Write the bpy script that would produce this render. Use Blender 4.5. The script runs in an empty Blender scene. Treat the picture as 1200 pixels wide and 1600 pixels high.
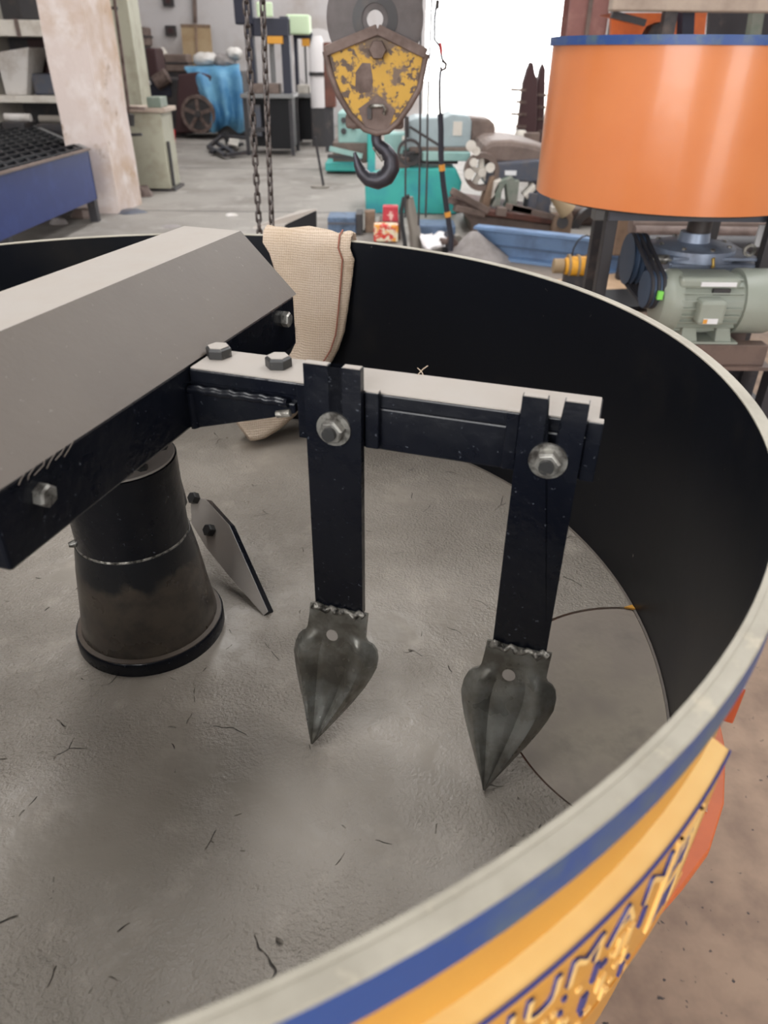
import bpy, bmesh, math, random
from mathutils import Vector, Matrix
from math import sin, cos, pi, radians

random.seed(7)
scene = bpy.context.scene
COL = scene.collection

# ------------------------------------------------------------------ camera
F_PX, PITCH, ROLL, CAM_Z = 1123.0, radians(32.38), radians(0.64), 1.45
_fwd = Vector((0, cos(PITCH), -sin(PITCH)))
_up0 = Vector((0, sin(PITCH), cos(PITCH)))
_rt0 = Vector((1, 0, 0))
CR = _rt0 * cos(ROLL) + _up0 * sin(ROLL)
CU = _up0 * cos(ROLL) - _rt0 * sin(ROLL)
CF = _fwd
CAM = Vector((0, 0, CAM_Z))
cd = bpy.data.cameras.new('camera')
cam = bpy.data.objects.new('camera', cd)
COL.objects.link(cam)
m3 = Matrix((CR, CU, -CF)).transposed()
cam.matrix_world = Matrix.Translation(CAM) @ m3.to_4x4()
cd.sensor_fit = 'VERTICAL'
cd.sensor_height = 32.0
cd.lens = 32.0 * F_PX / 1600.0
cd.clip_start = 0.02
cd.clip_end = 200
cd.dof.use_dof = True
cd.dof.focus_distance = 1.05
cd.dof.aperture_fstop = 5.0
scene.camera = cam

# ------------------------------------------------------------------ world, light, exposure
SKY = 10.0
w = bpy.data.worlds.new('overcast_sky')
scene.world = w
w.use_nodes = True
bg = w.node_tree.nodes['Background']
bg.inputs['Color'].default_value = (1.0, 0.995, 0.99, 1)
bg.inputs['Strength'].default_value = SKY
vs = scene.view_settings
vs.view_transform = 'Standard'
vs.look = 'None'
vs.gamma = 1.0
vs.use_curve_mapping = False
vs.exposure = -0.12
scene.cycles.max_bounces = 8
scene.cycles.diffuse_bounces = 4
scene.cycles.glossy_bounces = 3
scene.cycles.sample_clamp_indirect = 6


def portal(name, loc, rot, sx, sy):
    """an opening of the shed: guides the sky's light through it, gives off none itself"""
    l = bpy.data.lights.new(name, 'AREA')
    l.shape = 'RECTANGLE'
    l.size, l.size_y = sx, sy
    l.cycles.is_portal = True
    o = bpy.data.objects.new(name, l)
    o.location = loc
    o.rotation_euler = rot
    COL.objects.link(o)


# ------------------------------------------------------------------ projection helpers (photograph pixel -> point in the room)
def ray(px, py):
    return CR * ((px - 600) / F_PX) + CU * ((800 - py) / F_PX) + CF


def at(px, py, y):
    d = ray(px, py)
    return CAM + d * (y / d.y)


def gz(px, py, z):
    d = ray(px, py)
    return CAM + d * ((z - CAM_Z) / d.z)


def on_plane(px, py, p0, n):
    d = ray(px, py)
    return CAM + d * ((p0 - CAM).dot(n) / d.dot(n))


# ------------------------------------------------------------------ materials
MATS = {}


def mat(name, col, rough=0.5, metal=0.0, var=None, bump=None, spec=0.5, rvar=None, extra=None, coat=0.0):
    """var = (colour2, scale, low, high, detail); bump = (scale, strength, distance); rvar = (rough2, scale, low, high)"""
    m = bpy.data.materials.new(name)
    m.use_nodes = True
    nt = m.node_tree
    N, L = nt.nodes, nt.links
    b = N['Principled BSDF']
    b.inputs['Base Color'].default_value = (*col, 1)
    b.inputs['Roughness'].default_value = rough
    b.inputs['Metallic'].default_value = metal
    b.inputs['Specular IOR Level'].default_value = spec
    b.inputs['Coat Weight'].default_value = coat
    tc = N.new('ShaderNodeTexCoord')
    src = tc.outputs['Object']

    def noise_mask(scale, lo, hi, detail=4.0):
        n = N.new('ShaderNodeTexNoise')
        n.inputs['Scale'].default_value = scale
        n.inputs['Detail'].default_value = detail
        n.inputs['Roughness'].default_value = 0.62
        L.new(src, n.inputs['Vector'])
        r = N.new('ShaderNodeMapRange')
        r.inputs['From Min'].default_value = lo
        r.inputs['From Max'].default_value = hi
        L.new(n.outputs['Fac'], r.inputs['Value'])
        return r.outputs['Result']

    def mixc(fac, a, c2):
        x = N.new('ShaderNodeMix')
        x.data_type = 'RGBA'
        L.new(fac, x.inputs['Factor'])
        if isinstance(a, tuple):
            x.inputs['A'].default_value = (*a, 1)
        else:
            L.new(a, x.inputs['A'])
        x.inputs['B'].default_value = (*c2, 1)
        return x.outputs['Result']
    cur = col
    if var:
        for v in (var if isinstance(var, list) else [var]):
            cur = mixc(noise_mask(v[1], v[2], v[3], v[4] if len(v) > 4 else 4.0), cur, v[0])
        L.new(cur, b.inputs['Base Color'])
    if rvar:
        r = N.new('ShaderNodeMapRange')
        L.new(noise_mask(rvar[1], rvar[2], rvar[3]), r.inputs['Value'])
        r.inputs['To Min'].default_value = rough
        r.inputs['To Max'].default_value = rvar[0]
        L.new(r.outputs['Result'], b.inputs['Roughness'])
    if bump:
        n = N.new('ShaderNodeTexNoise')
        n.inputs['Scale'].default_value = bump[0]
        n.inputs['Detail'].default_value = 5
        L.new(src, n.inputs['Vector'])
        bp = N.new('ShaderNodeBump')
        bp.inputs['Strength'].default_value = bump[1]
        bp.inputs['Distance'].default_value = bump[2] if len(bump) > 2 else 0.005
        L.new(n.outputs['Fac'], bp.inputs['Height'])
        L.new(bp.outputs['Normal'], b.inputs['Normal'])
    if extra:
        extra(nt, b, src, cur, noise_mask, mixc)
    MATS[name] = m
    return m


def S(r, g, b):
    """sRGB 0-255 -> linear"""
    f = lambda c: ((c / 255 + 0.055) / 1.055) ** 2.4 if c > 10 else c / 255 / 12.92
    return (f(r), f(g), f(b))


def mortar_extra(nt, b, src, cur, noise_mask, mixc):
    N, L = nt.nodes, nt.links
    # broken crack lines: cell borders of a warped pattern, kept only in patches
    wn = N.new('ShaderNodeTexNoise'); wn.inputs['Scale'].default_value = 9; wn.inputs['Detail'].default_value = 3
    L.new(src, wn.inputs['Vector'])
    ad = N.new('ShaderNodeMix'); ad.data_type = 'VECTOR'; ad.inputs['Factor'].default_value = 0.07
    L.new(src, ad.inputs['A']); L.new(wn.outputs['Color'], ad.inputs['B'])
    vo = N.new('ShaderNodeTexVoronoi'); vo.feature = 'DISTANCE_TO_EDGE'; vo.inputs['Scale'].default_value = 9.0
    L.new(ad.outputs['Result'], vo.inputs['Vector'])
    r = N.new('ShaderNodeMapRange'); r.inputs['From Min'].default_value = 0.002; r.inputs['From Max'].default_value = 0.007
    r.inputs['To Min'].default_value = 1; r.inputs['To Max'].default_value = 0
    L.new(vo.outputs['Distance'], r.inputs['Value'])
    mu = N.new('ShaderNodeMath'); mu.operation = 'MULTIPLY'
    L.new(r.outputs['Result'], mu.inputs[0]); L.new(noise_mask(20, 0.59, 0.65, 3), mu.inputs[1])
    c = mixc(mu.outputs[0], cur, S(58, 53, 48))
    L.new(c, b.inputs['Base Color'])
    # wet relief: grainy skin in patches over slow waves
    n1 = N.new('ShaderNodeTexNoise'); n1.inputs['Scale'].default_value = 240; n1.inputs['Detail'].default_value = 3
    n2 = N.new('ShaderNodeTexNoise'); n2.inputs['Scale'].default_value = 22; n2.inputs['Detail'].default_value = 4
    L.new(src, n1.inputs['Vector']); L.new(src, n2.inputs['Vector'])
    g = N.new('ShaderNodeMath'); g.operation = 'MULTIPLY'
    L.new(n1.outputs['Fac'], g.inputs[0]); L.new(noise_mask(4.5, 0.36, 0.62), g.inputs[1])
    s = N.new('ShaderNodeMath'); s.operation = 'MULTIPLY_ADD'
    L.new(n2.outputs['Fac'], s.inputs[0]); s.inputs[1].default_value = 0.35; L.new(g.outputs[0], s.inputs[2])
    s2 = N.new('ShaderNodeMath'); s2.operation = 'SUBTRACT'
    L.new(s.outputs[0], s2.inputs[0]); L.new(mu.outputs[0], s2.inputs[1])
    bp = N.new('ShaderNodeBump'); bp.inputs['Strength'].default_value = 0.75; bp.inputs['Distance'].default_value = 0.008
    L.new(s2.outputs[0], bp.inputs['Height']); L.new(bp.outputs['Normal'], b.inputs['Normal'])


def hub_extra(nt, b, src, cur, noise_mask, mixc):
    """mortar splashed up the cone: a ragged tide mark"""
    N, L = nt.nodes, nt.links
    sp = N.new('ShaderNodeSeparateXYZ'); L.new(src, sp.inputs[0])
    n = N.new('ShaderNodeTexNoise'); n.inputs['Scale'].default_value = 26; n.inputs['Detail'].default_value = 5
    L.new(src, n.inputs['Vector'])
    ma = N.new('ShaderNodeMath'); ma.operation = 'MULTIPLY_ADD'; ma.inputs[1].default_value = -0.09
    L.new(n.outputs['Fac'], ma.inputs[0]); L.new(sp.outputs['Z'], ma.inputs[2])
    r = N.new('ShaderNodeMapRange'); r.inputs['From Min'].default_value = 0.795; r.inputs['From Max'].default_value = 0.815
    r.inputs['To Min'].default_value = 1; r.inputs['To Max'].default_value = 0
    L.new(ma.outputs[0], r.inputs['Value'])
    x = N.new('ShaderNodeMix'); x.data_type = 'RGBA'
    L.new(r.outputs['Result'], x.inputs['Factor']); x.inputs['A'].default_value = (0.010, 0.011, 0.014, 1)
    L.new(mixc(noise_mask(30, 0.4, 0.7), S(74, 66, 58), S(46, 42, 40)), x.inputs['B'])
    L.new(x.outputs['Result'], b.inputs['Base Color'])


def hessian_extra(nt, b, src, cur, noise_mask, mixc):
    N, L = nt.nodes, nt.links
    hs = []
    for vec, sc in (('Z', 400), ('X', 520)):
        wv = N.new('ShaderNodeTexWave'); wv.wave_type = 'BANDS'; wv.bands_direction = vec
        wv.inputs['Scale'].default_value = sc / 6.28; wv.inputs['Distortion'].default_value = 2.0
        wv.inputs['Detail'].default_value = 2; wv.inputs['Detail Scale'].default_value = 3
        L.new(src, wv.inputs['Vector']); hs.append(wv.outputs['Fac'])
    mu = N.new('ShaderNodeMath'); mu.operation = 'ADD'
    L.new(hs[0], mu.inputs[0]); L.new(hs[1], mu.inputs[1])
    bp = N.new('ShaderNodeBump'); bp.inputs['Strength'].default_value = 0.5; bp.inputs['Distance'].default_value = 0.0015
    L.new(mu.outputs[0], bp.inputs['Height']); L.new(bp.outputs['Normal'], b.inputs['Normal'])
    r = N.new('ShaderNodeMapRange'); r.inputs['From Min'].default_value = 0.3; r.inputs['From Max'].default_value = 1.5
    r.inputs['To Min'].default_value = 0.55; r.inputs['To Max'].default_value = 0.0
    L.new(mu.outputs[0], r.inputs['Value'])
    L.new(mixc(r.outputs['Result'], cur, S(160, 138, 114)), b.inputs['Base Color'])


def floor_extra(nt, b, src, cur, noise_mask, mixc):
    """rust-brown dirt trodden into the concrete around the mixers"""
    N, L = nt.nodes, nt.links
    vm = N.new('ShaderNodeVectorMath'); vm.operation = 'DISTANCE'
    L.new(src, vm.inputs[0]); vm.inputs[1].default_value = (2.2, 1.5, 0)
    n = N.new('ShaderNodeTexNoise'); n.inputs['Scale'].default_value = 1.4; n.inputs['Detail'].default_value = 5
    L.new(src, n.inputs['Vector'])
    ma = N.new('ShaderNodeMath'); ma.operation = 'MULTIPLY_ADD'; ma.inputs[1].default_value = 2.5
    L.new(n.outputs['Fac'], ma.inputs[0]); L.new(vm.outputs['Value'], ma.inputs[2])
    r = N.new('ShaderNodeMapRange'); r.inputs['From Min'].default_value = 4.0; r.inputs['From Max'].default_value = 6.5
    r.inputs['To Min'].default_value = 1; r.inputs['To Max'].default_value = 0
    L.new(ma.outputs[0], r.inputs['Value'])
    dirt = mixc(noise_mask(7, 0.4, 0.68), S(142, 120, 102), S(116, 96, 82))
    x = N.new('ShaderNodeMix'); x.data_type = 'RGBA'
    L.new(r.outputs['Result'], x.inputs['Factor']); L.new(cur, x.inputs['A']); L.new(dirt, x.inputs['B'])
    sp = mixc(noise_mask(38, 0.66, 0.72, 2), x.outputs['Result'], S(52, 46, 44))
    L.new(sp, b.inputs['Base Color'])


mat('mortar_film', S(155, 147, 137), 0.26, var=[(S(139, 131, 121), 3.0, 0.35, 0.65), (S(168, 159, 148), 16, 0.55, 0.8)], rvar=(0.46, 4, 0.3, 0.75), extra=mortar_extra, spec=0.5)
mat('door_dust', S(140, 130, 120), 0.5, var=[(S(166, 156, 138), 3.5, 0.5, 0.68), (S(118, 110, 104), 14, 0.5, 0.8)], bump=(120, 0.15, 0.003))
mat('dust_top', S(166, 159, 152), 0.75, var=(S(164, 155, 146), 14, 0.4, 0.75), bump=(160, 0.12, 0.002))
mat('dust_slope', S(90, 80, 71), 0.48, var=[(S(84, 74, 66), 6, 0.4, 0.7), (S(124, 116, 108), 150, 0.70, 0.8, 2)], bump=(140, 0.18, 0.002))
mat('black_paint', (0.004, 0.005, 0.009), 0.22, var=[(S(84, 88, 96), 190, 0.67, 0.74, 3), (S(22, 24, 29), 9, 0.5, 0.75)], bump=(70, 0.28, 0.003), rvar=(0.42, 8, 0.4, 0.7), spec=0.4)  # pale specks: small reflections put into the colour, along with dust
mat('black_wall', (0.004, 0.005, 0.008), 0.36, var=[(S(38, 36, 34), 4, 0.56, 0.9), (S(120, 114, 106), 75, 0.75, 0.82, 2)], bump=(30, 0.06, 0.003), spec=0.22)
mat('black_plain', (0.007, 0.007, 0.009), 0.55, spec=0.25)
mat('joint_dark', (0.006, 0.006, 0.006), 0.8)
mat('blue_paint', S(40, 72, 132), 0.42, var=(S(78, 98, 112), 12, 0.45, 0.65), bump=(60, 0.1, 0.002))
mat('rim_worn', S(168, 162, 148), 0.55, var=[(S(140, 134, 120), 10, 0.4, 0.7), (S(190, 180, 160), 40, 0.6, 0.8)], bump=(70, 0.2, 0.002))
mat('orange_yellow', S(204, 148, 62), 0.36, var=(S(196, 136, 54), 5, 0.4, 0.7), bump=(50, 0.06, 0.002))
mat('orange_paint', S(210, 128, 76), 0.28, var=(S(204, 120, 70), 2.0, 0.4, 0.7), bump=(28, 0.12, 0.003), coat=0.15)
mat('orange_dark', S(196, 98, 46), 0.5, var=(S(170, 84, 44), 9, 0.4, 0.7))
mat('letter_blue', S(52, 58, 118), 0.45)
mat('plate_cream', S(238, 200, 128), 0.5, var=(S(228, 182, 106), 7, 0.4, 0.7))
mat('hub_black', (0.01, 0.011, 0.014), 0.22, extra=hub_extra, bump=(40, 0.15, 0.003), rvar=(0.45, 10, 0.4, 0.7))
mat('steel_worn', S(122, 124, 122), 0.32, metal=0.75, var=(S(84, 82, 76), 22, 0.42, 0.7), bump=(50, 0.25, 0.004), rvar=(0.55, 15, 0.4, 0.65))
mat('blade_steel', S(152, 152, 146), 0.18, metal=0.45, var=[(S(98, 94, 86), 16, 0.42, 0.62), (S(120, 116, 106), 60, 0.5, 0.8)], bump=(38, 0.3, 0.005), rvar=(0.5, 12, 0.4, 0.6))
mat('weld_bead', S(150, 146, 138), 0.35, metal=0.5, var=(S(60, 58, 54), 90, 0.45, 0.6), bump=(120, 0.6, 0.006))
mat('bolt_steel', S(150, 148, 142), 0.35, metal=0.6, var=(S(70, 66, 62), 70, 0.45, 0.65))
mat('bolt_dark', S(58, 58, 58), 0.4, metal=0.4, var=(S(120, 114, 106), 80, 0.6, 0.7))
mat('hessian', S(210, 192, 174), 0.9, var=[(S(196, 176, 154), 8, 0.42, 0.7), (S(150, 128, 104), 11, 0.62, 0.82)], extra=hessian_extra, spec=0.2)
mat('seam_thread', S(150, 96, 80), 0.9)
mat('concrete_floor', S(140, 135, 129), 0.7, var=[(S(114, 108, 102), 0.9, 0.45, 0.68), (S(160, 155, 149), 2.6, 0.55, 0.75)], extra=floor_extra, bump=(16, 0.2, 0.01))
mat('plaster', S(206, 192, 186), 0.85, var=[(S(180, 152, 126), 1.3, 0.50, 0.70), (S(216, 206, 202), 4, 0.5, 0.7), (S(150, 126, 104), 3.5, 0.64, 0.74)], bump=(12, 0.25, 0.02))
mat('plaster_wall', S(200, 196, 196), 0.85, var=(S(176, 166, 160), 0.8, 0.5, 0.75), bump=(6, 0.1, 0.02))
mat('green_grey', S(166, 164, 146), 0.6, var=(S(140, 134, 116), 3, 0.5, 0.75))
mat('roof_sheet', S(120, 118, 116), 0.7)
mat('tray_blue', S(28, 46, 104), 0.45, var=(S(40, 60, 120), 5, 0.5, 0.8))
mat('grid_black', S(20, 22, 28), 0.5, var=(S(50, 48, 48), 12, 0.6, 0.8))
mat('yellow_chipped', S(184, 144, 54), 0.6, var=[(S(106, 88, 74), 13, 0.50, 0.55, 6), (S(84, 68, 58), 34, 0.53, 0.58, 4)], bump=(14, 0.4, 0.01))
mat('rust_brown', S(112, 96, 90), 0.65, metal=0.2, var=(S(70, 54, 48), 10, 0.4, 0.7), bump=(30, 0.3, 0.005))
mat('sheave_iron', S(92, 86, 86), 0.6, metal=0.2, var=(S(70, 64, 64), 8, 0.4, 0.7))
mat('rust_red', S(112, 70, 58), 0.7, var=(S(80, 54, 50), 6, 0.4, 0.7), bump=(20, 0.2, 0.005))
mat('column_red', S(128, 84, 78), 0.6, var=(S(150, 108, 100), 5, 0.5, 0.75))
mat('hook_steel', S(70, 70, 80), 0.42, metal=0.5, var=(S(50, 48, 52), 9, 0.4, 0.7))
mat('chain_steel', S(104, 98, 96), 0.5, metal=0.5, var=(S(56, 48, 46), 40, 0.4, 0.7))
mat('rope_dark', S(66, 64, 66), 0.7)
mat('cable_black', S(36, 38, 50), 0.55)
mat('cable_red', S(180, 50, 50), 0.6)
mat('tape_yellow', S(214, 150, 60), 0.6)
mat('teal', S(60, 176, 166), 0.45, var=(S(50, 150, 160), 2.5, 0.45, 0.65))
mat('teal_pale', S(150, 186, 180), 0.5, var=(S(128, 168, 164), 3, 0.45, 0.7))
mat('grey_pale', S(158, 172, 176), 0.5, var=(S(140, 152, 156), 3, 0.45, 0.7))
mat('machine_dark', S(48, 46, 48), 0.5, var=(S(70, 60, 56), 6, 0.5, 0.7))
mat('machine_slate', S(72, 76, 88), 0.5, var=(S(92, 86, 84), 5, 0.5, 0.7))
mat('machine_brown', S(116, 100, 92), 0.6, var=(S(88, 74, 68), 4, 0.45, 0.7), bump=(12, 0.2, 0.01))
mat('machine_green', S(108, 120, 108), 0.55, var=(S(134, 134, 126), 5, 0.5, 0.7))
mat('cream_paint', S(206, 200, 190), 0.55, var=(S(178, 168, 156), 6, 0.5, 0.75))
mat('navy', S(22, 25, 46), 0.5)
mat('panel_lime', S(206, 226, 190), 0.5)
mat('amber', S(214, 150, 40), 0.5)
mat('table_grey', S(120, 120, 120), 0.45, metal=0.3)
mat('tarp_blue', S(104, 158, 188), 0.6, var=(S(64, 122, 166), 2.0, 0.42, 0.65))
mat('maroon', S(60, 34, 36), 0.6)
mat('plywood', S(158, 138, 108), 0.7, var=(S(142, 118, 88), 2.5, 0.4, 0.7))
mat('sack_white', S(206, 202, 198), 0.8, var=(S(176, 168, 160), 4, 0.45, 0.7))
mat('channel_blue', S(112, 142, 180), 0.5, var=(S(96, 118, 150), 5, 0.45, 0.7))
mat('crate_blue', S(88, 108, 134), 0.6, var=(S(64, 80, 100), 8, 0.5, 0.7))
mat('packet_red', S(186, 52, 66), 0.5, var=(S(226, 200, 190), 16, 0.56, 0.64))
mat('packet_mixed', S(226, 214, 186), 0.5, var=[(S(206, 60, 52), 12, 0.50, 0.54), (S(232, 160, 60), 17, 0.56, 0.6)])
mat('paper_white', S(226, 222, 222), 0.7)
mat('grey_cloth', S(148, 142, 140), 0.8, var=(S(122, 116, 114), 6, 0.45, 0.7))
mat('pipe_grey', S(136, 130, 122), 0.5, metal=0.3)
mat('rubber', S(44, 44, 46), 0.7)
mat('yellow_body', S(226, 164, 44), 0.5, var=(S(190, 132, 44), 9, 0.5, 0.7))
mat('motor_grey', S(146, 152, 142), 0.42, var=(S(140, 146, 134), 6, 0.45, 0.7))
mat('gear_blue', S(142, 154, 174), 0.4, metal=0.35, var=(S(104, 110, 124), 7, 0.45, 0.7))
mat('pulley_blue', S(66, 84, 108), 0.45, metal=0.3)
mat('belt', S(46, 46, 52), 0.65)
mat('sticker_green', S(130, 220, 90), 0.5)
mat('sticker_white', S(222, 222, 224), 0.5)
mat('brass', S(190, 160, 90), 0.35, metal=0.8)
mat('frame_dark', S(44, 42, 46), 0.5, var=(S(84, 74, 70), 7, 0.55, 0.75))
mat('frame_brown', S(104, 86, 78), 0.6, var=(S(78, 64, 60), 6, 0.45, 0.7))
mat('beam_beige', S(176, 160, 146), 0.7, var=(S(150, 134, 122), 4, 0.45, 0.7))
mat('ply_floor', S(182, 152, 122), 0.75, var=(S(160, 130, 104), 5, 0.45, 0.7))
mat('cardboard', S(134, 112, 94), 0.8, var=(S(108, 90, 76), 6, 0.5, 0.7))
mat('yard', S(200, 196, 188), 0.9)
mat('red_plastic', S(196, 44, 44), 0.5)
mat('lug_shaded', S(150, 62, 24), 0.6)  # the lug's orange with the shadow on its face put into the colour
mat('grit_pink', S(176, 136, 120), 0.8, var=(S(120, 88, 84), 90, 0.5, 0.6), bump=(110, 0.6, 0.004))


# ------------------------------------------------------------------ mesh builder
class MB:
    """collects shapes; build() links them as ONE mesh object"""

    def __init__(self, M=None):
        self.bm = bmesh.new()
        self.M = M or Matrix.Identity(4)
        self.mi = 0

    def _v(self, co):
        return self.bm.verts.new(self.M @ Vector(co))

    def _f(self, vs):
        try:
            f = self.bm.faces.new(vs)
            f.material_index = self.mi
            return f
        except ValueError:
            return None

    def hexa(self, p):
        """8 corners: bottom 4 (ring), top 4 (ring)"""
        v = [self._v(c) for c in p]
        for a in ((0, 1, 2, 3), (4, 5, 6, 7), (0, 1, 5, 4), (1, 2, 6, 5), (2, 3, 7, 6), (3, 0, 4, 7)):
            self._f([v[i] for i in a])
        return self

    def box(self, lo, hi):
        x0, y0, z0 = lo
        x1, y1, z1 = hi
        return self.hexa([(x0, y0, z0), (x1, y0, z0), (x1, y1, z0), (x0, y1, z0), (x0, y0, z1), (x1, y0, z1), (x1, y1, z1), (x0, y1, z1)])

    def prism(self, poly, d):
        """poly: list of 3D points, extruded by vector d"""
        d = Vector(d)
        a = [self._v(p) for p in poly]
        b = [self._v(Vector(p) + d) for p in poly]
        self._f(a)
        self._f(list(reversed(b)))
        n = len(poly)
        for i in range(n):
            self._f([a[i], a[(i + 1) % n], b[(i + 1) % n], b[i]])
        return self

    def bar(self, p, q, wx, wy, up=(0, 0, 1)):
        p, q = Vector(p), Vector(q)
        t = (q - p).normalized()
        up = Vector(up)
        if abs(t.dot(up)) > 0.99:
            up = Vector((0, 1, 0))
        s = t.cross(up).normalized() * (wx / 2)
        k = s.cross(t).normalized() * (wy / 2)
        return self.hexa([p - s - k, p + s - k, p + s + k, p - s + k, q - s - k, q + s - k, q + s + k, q - s + k])

    def tube(self, pts, r, n=8, caps=True, closed=False):
        pts = [Vector(p) for p in pts]
        rs = r if isinstance(r, (list, tuple)) else [r] * len(pts)
        rings = []
        prev = None
        m = len(pts)
        for i, p in enumerate(pts):
            if closed:
                t = pts[(i + 1) % m] - pts[i - 1]
            else:
                t = pts[min(i + 1, m - 1)] - pts[max(i - 1, 0)]
            t.normalize()
            if prev is None:
                a = Vector((0, 0, 1)) if abs(t.z) < 0.9 else Vector((1, 0, 0))
                s = t.cross(a).normalized()
            else:
                s = (prev - t * prev.dot(t)).normalized()
            prev = s
            k = t.cross(s)
            rings.append([self._v(p + (s * cos(2 * pi * j / n) + k * sin(2 * pi * j / n)) * rs[i]) for j in range(n)])
        for i in range(m if closed else m - 1):
            A, B = rings[i], rings[(i + 1) % m]
            for j in range(n):
                self._f([A[j], A[(j + 1) % n], B[(j + 1) % n], B[j]])
        if caps and not closed:
            self._f(list(reversed(rings[0])))
            self._f(rings[-1])
        return self

    def cyl(self, p, q, r, n=16, r2=None):
        return self.tube([p, q], [r, r if r2 is None else r2], n)

    def lathe(self, prof, c=(0, 0), n=64, axis=None, closed=True, a0=0.0, a1=2 * pi):
        """prof: (r, z) ring outline; revolves about the vertical through c, or about axis=(origin, direction, side, other)"""
        full = abs(a1 - a0 - 2 * pi) < 1e-6
        cnt = n if full else n + 1
        rings = []
        for i in range(cnt):
            t = a0 + (a1 - a0) * i / n
            ring = []
            for r, z in prof:
                if axis:
                    o, d, s, k = axis
                    ring.append(self._v(o + d * z + (s * cos(t) + k * sin(t)) * r))
                else:
                    ring.append(self._v((c[0] + r * cos(t), c[1] + r * sin(t), z)))
            rings.append(ring)
        P = len(prof)
        for i in range(n):
            A, B = rings[i], rings[(i + 1) % cnt]
            for j in range(P if closed else P - 1):
                f = self._f([A[j], A[(j + 1) % P], B[(j + 1) % P], B[j]])
                if f and hasattr(self, 'segmat'):
                    f.material_index = self.segmat[j]
        if not full and closed:
            self._f(rings[0])
            self._f(list(reversed(rings[-1])))
        return self

    def loft(self, rings, cap=True):
        R = [[self._v(p) for p in r] for r in rings]
        n = len(R[0])
        for A, B in zip(R, R[1:]):
            for j in range(n):
                self._f([A[j], A[(j + 1) % n], B[(j + 1) % n], B[j]])
        if cap:
            self._f(list(reversed(R[0])))
            self._f(R[-1])
        return self

    def sheet(self, grid):
        G = [[self._v(p) for p in row] for row in grid]
        for a, b in zip(G, G[1:]):
            for j in range(len(a) - 1):
                self._f([a[j], a[j + 1], b[j + 1], b[j]])
        return self

    def hexbolt(self, base, axis, r, h, rot=0.0):
        """hexagon head with a chamfered crown on a base point"""
        d = Vector(axis).normalized()
        a = Vector((0, 0, 1)) if abs(d.z) < 0.9 else Vector((1, 0, 0))
        s = d.cross(a).normalized()
        k = d.cross(s)
        b = Vector(base)
        ring = lambda rr, hh: [b + d * hh + (s * cos(rot + pi / 3 * j) + k * sin(rot + pi / 3 * j)) * rr for j in range(6)]
        return self.loft([ring(r, 0), ring(r, h * 0.82), ring(r * 0.82, h)])

    def build(self, name, material, parent=None, smooth=None, bevel=None, solid=None):
        if not isinstance(material, (list, tuple)):
            material = [material]
        if solid is None:
            bmesh.ops.recalc_face_normals(self.bm, faces=self.bm.faces[:])
        me = bpy.data.meshes.new(name)
        self.bm.to_mesh(me)
        self.bm.free()
        for x in material:
            me.materials.append(MATS[x])
        if smooth is not None:
            for p in me.polygons:
                p.use_smooth = True
            me.set_sharp_from_angle(angle=radians(smooth))
        o = bpy.data.objects.new(name, me)
        COL.objects.link(o)
        if solid:
            s = o.modifiers.new('thickness', 'SOLIDIFY')
            s.thickness = solid
            s.offset = 0
        if bevel:
            b = o.modifiers.new('bevel', 'BEVEL')
            b.width = bevel
            b.segments = 2
            b.limit_method = 'ANGLE'
            b.angle_limit = radians(40)
        if parent is not None:
            o.parent = parent
            q = Matrix.Identity(4)
            p = parent
            while p is not None:
                q = p.matrix_basis.inverted() @ q if p.parent is None else q
                p = p.parent
            o.matrix_parent_inverse = parent_inv(parent)
        return o


def world_of(o):
    if o.parent is None:
        return o.matrix_basis.copy()
    return world_of(o.parent) @ o.matrix_parent_inverse @ o.matrix_basis


def parent_inv(p):
    return world_of(p).inverted()


def thing(name, label, cat, loc, group=None):
    o = bpy.data.objects.new(name, None)
    o.empty_display_size = 0.05
    COL.objects.link(o)
    o.location = loc
    o['label'] = label
    o['category'] = cat
    if group:
        o['group'] = group
    return o


def tag(o, label, cat, group=None):
    o['label'] = label
    o['category'] = cat
    if group:
        o['group'] = group
    return o


def struct(o, label=None):
    o['kind'] = 'structure'
    if label:
        o['label'] = label
    return o


V = Vector
XA, YA, ZA = V((1, 0, 0)), V((0, 1, 0)), V((0, 0, 1))
#@@STRUCT
# ================================================================== the shed
WALL_Y = 20.0
corner_x = at(303, 60, WALL_Y).x - 2.2
door_l, door_r = at(664, 100, WALL_Y).x, at(890, 100, WALL_Y).x
ROOF = 6.4
RIGHT_X = 7.5
struct(MB().box((corner_x - 0.3, -4.5, -0.2), (RIGHT_X + 0.3, WALL_Y + 0.25, 0)).build('floor', 'concrete_floor'), 'worn grey concrete floor with rust-brown dirt by the mixers')
for yj in (gz(300, 330, 0).y, gz(300, 262, 0).y, gz(300, 226, 0).y):
    MB().box((corner_x, yj, 0), (3.2, yj + 0.025, 0.0015)).build('slab_joint', 'machine_dark', bpy.data.objects['floor'])
struct(MB().box((-40, WALL_Y + 0.25, -0.2), (40, 60, -0.02)).build('ground_outside', 'yard'), 'bright concrete yard outside the door')
struct(MB().box((-40, -45, -0.2), (40, -4.7, -0.02)).build('ground_outside', 'yard'), 'bright concrete yard outside the entrance')
wb = MB()
wb.box((corner_x - 0.3, WALL_Y, 0), (door_l, WALL_Y + 0.25, ROOF))
struct(wb.build('wall_back', 'plaster_wall'), 'whitewashed end wall beside the wide door')
struct(MB().box((door_r, WALL_Y, 0), (RIGHT_X + 0.3, WALL_Y + 0.25, ROOF)).build('wall_back', 'plaster_wall'), 'end wall past the wide door')
struct(MB().box((door_l, WALL_Y, 5.2), (door_r, WALL_Y + 0.25, ROOF)).build('trim_1', 'plaster_wall'), 'lintel over the wide door')
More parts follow.
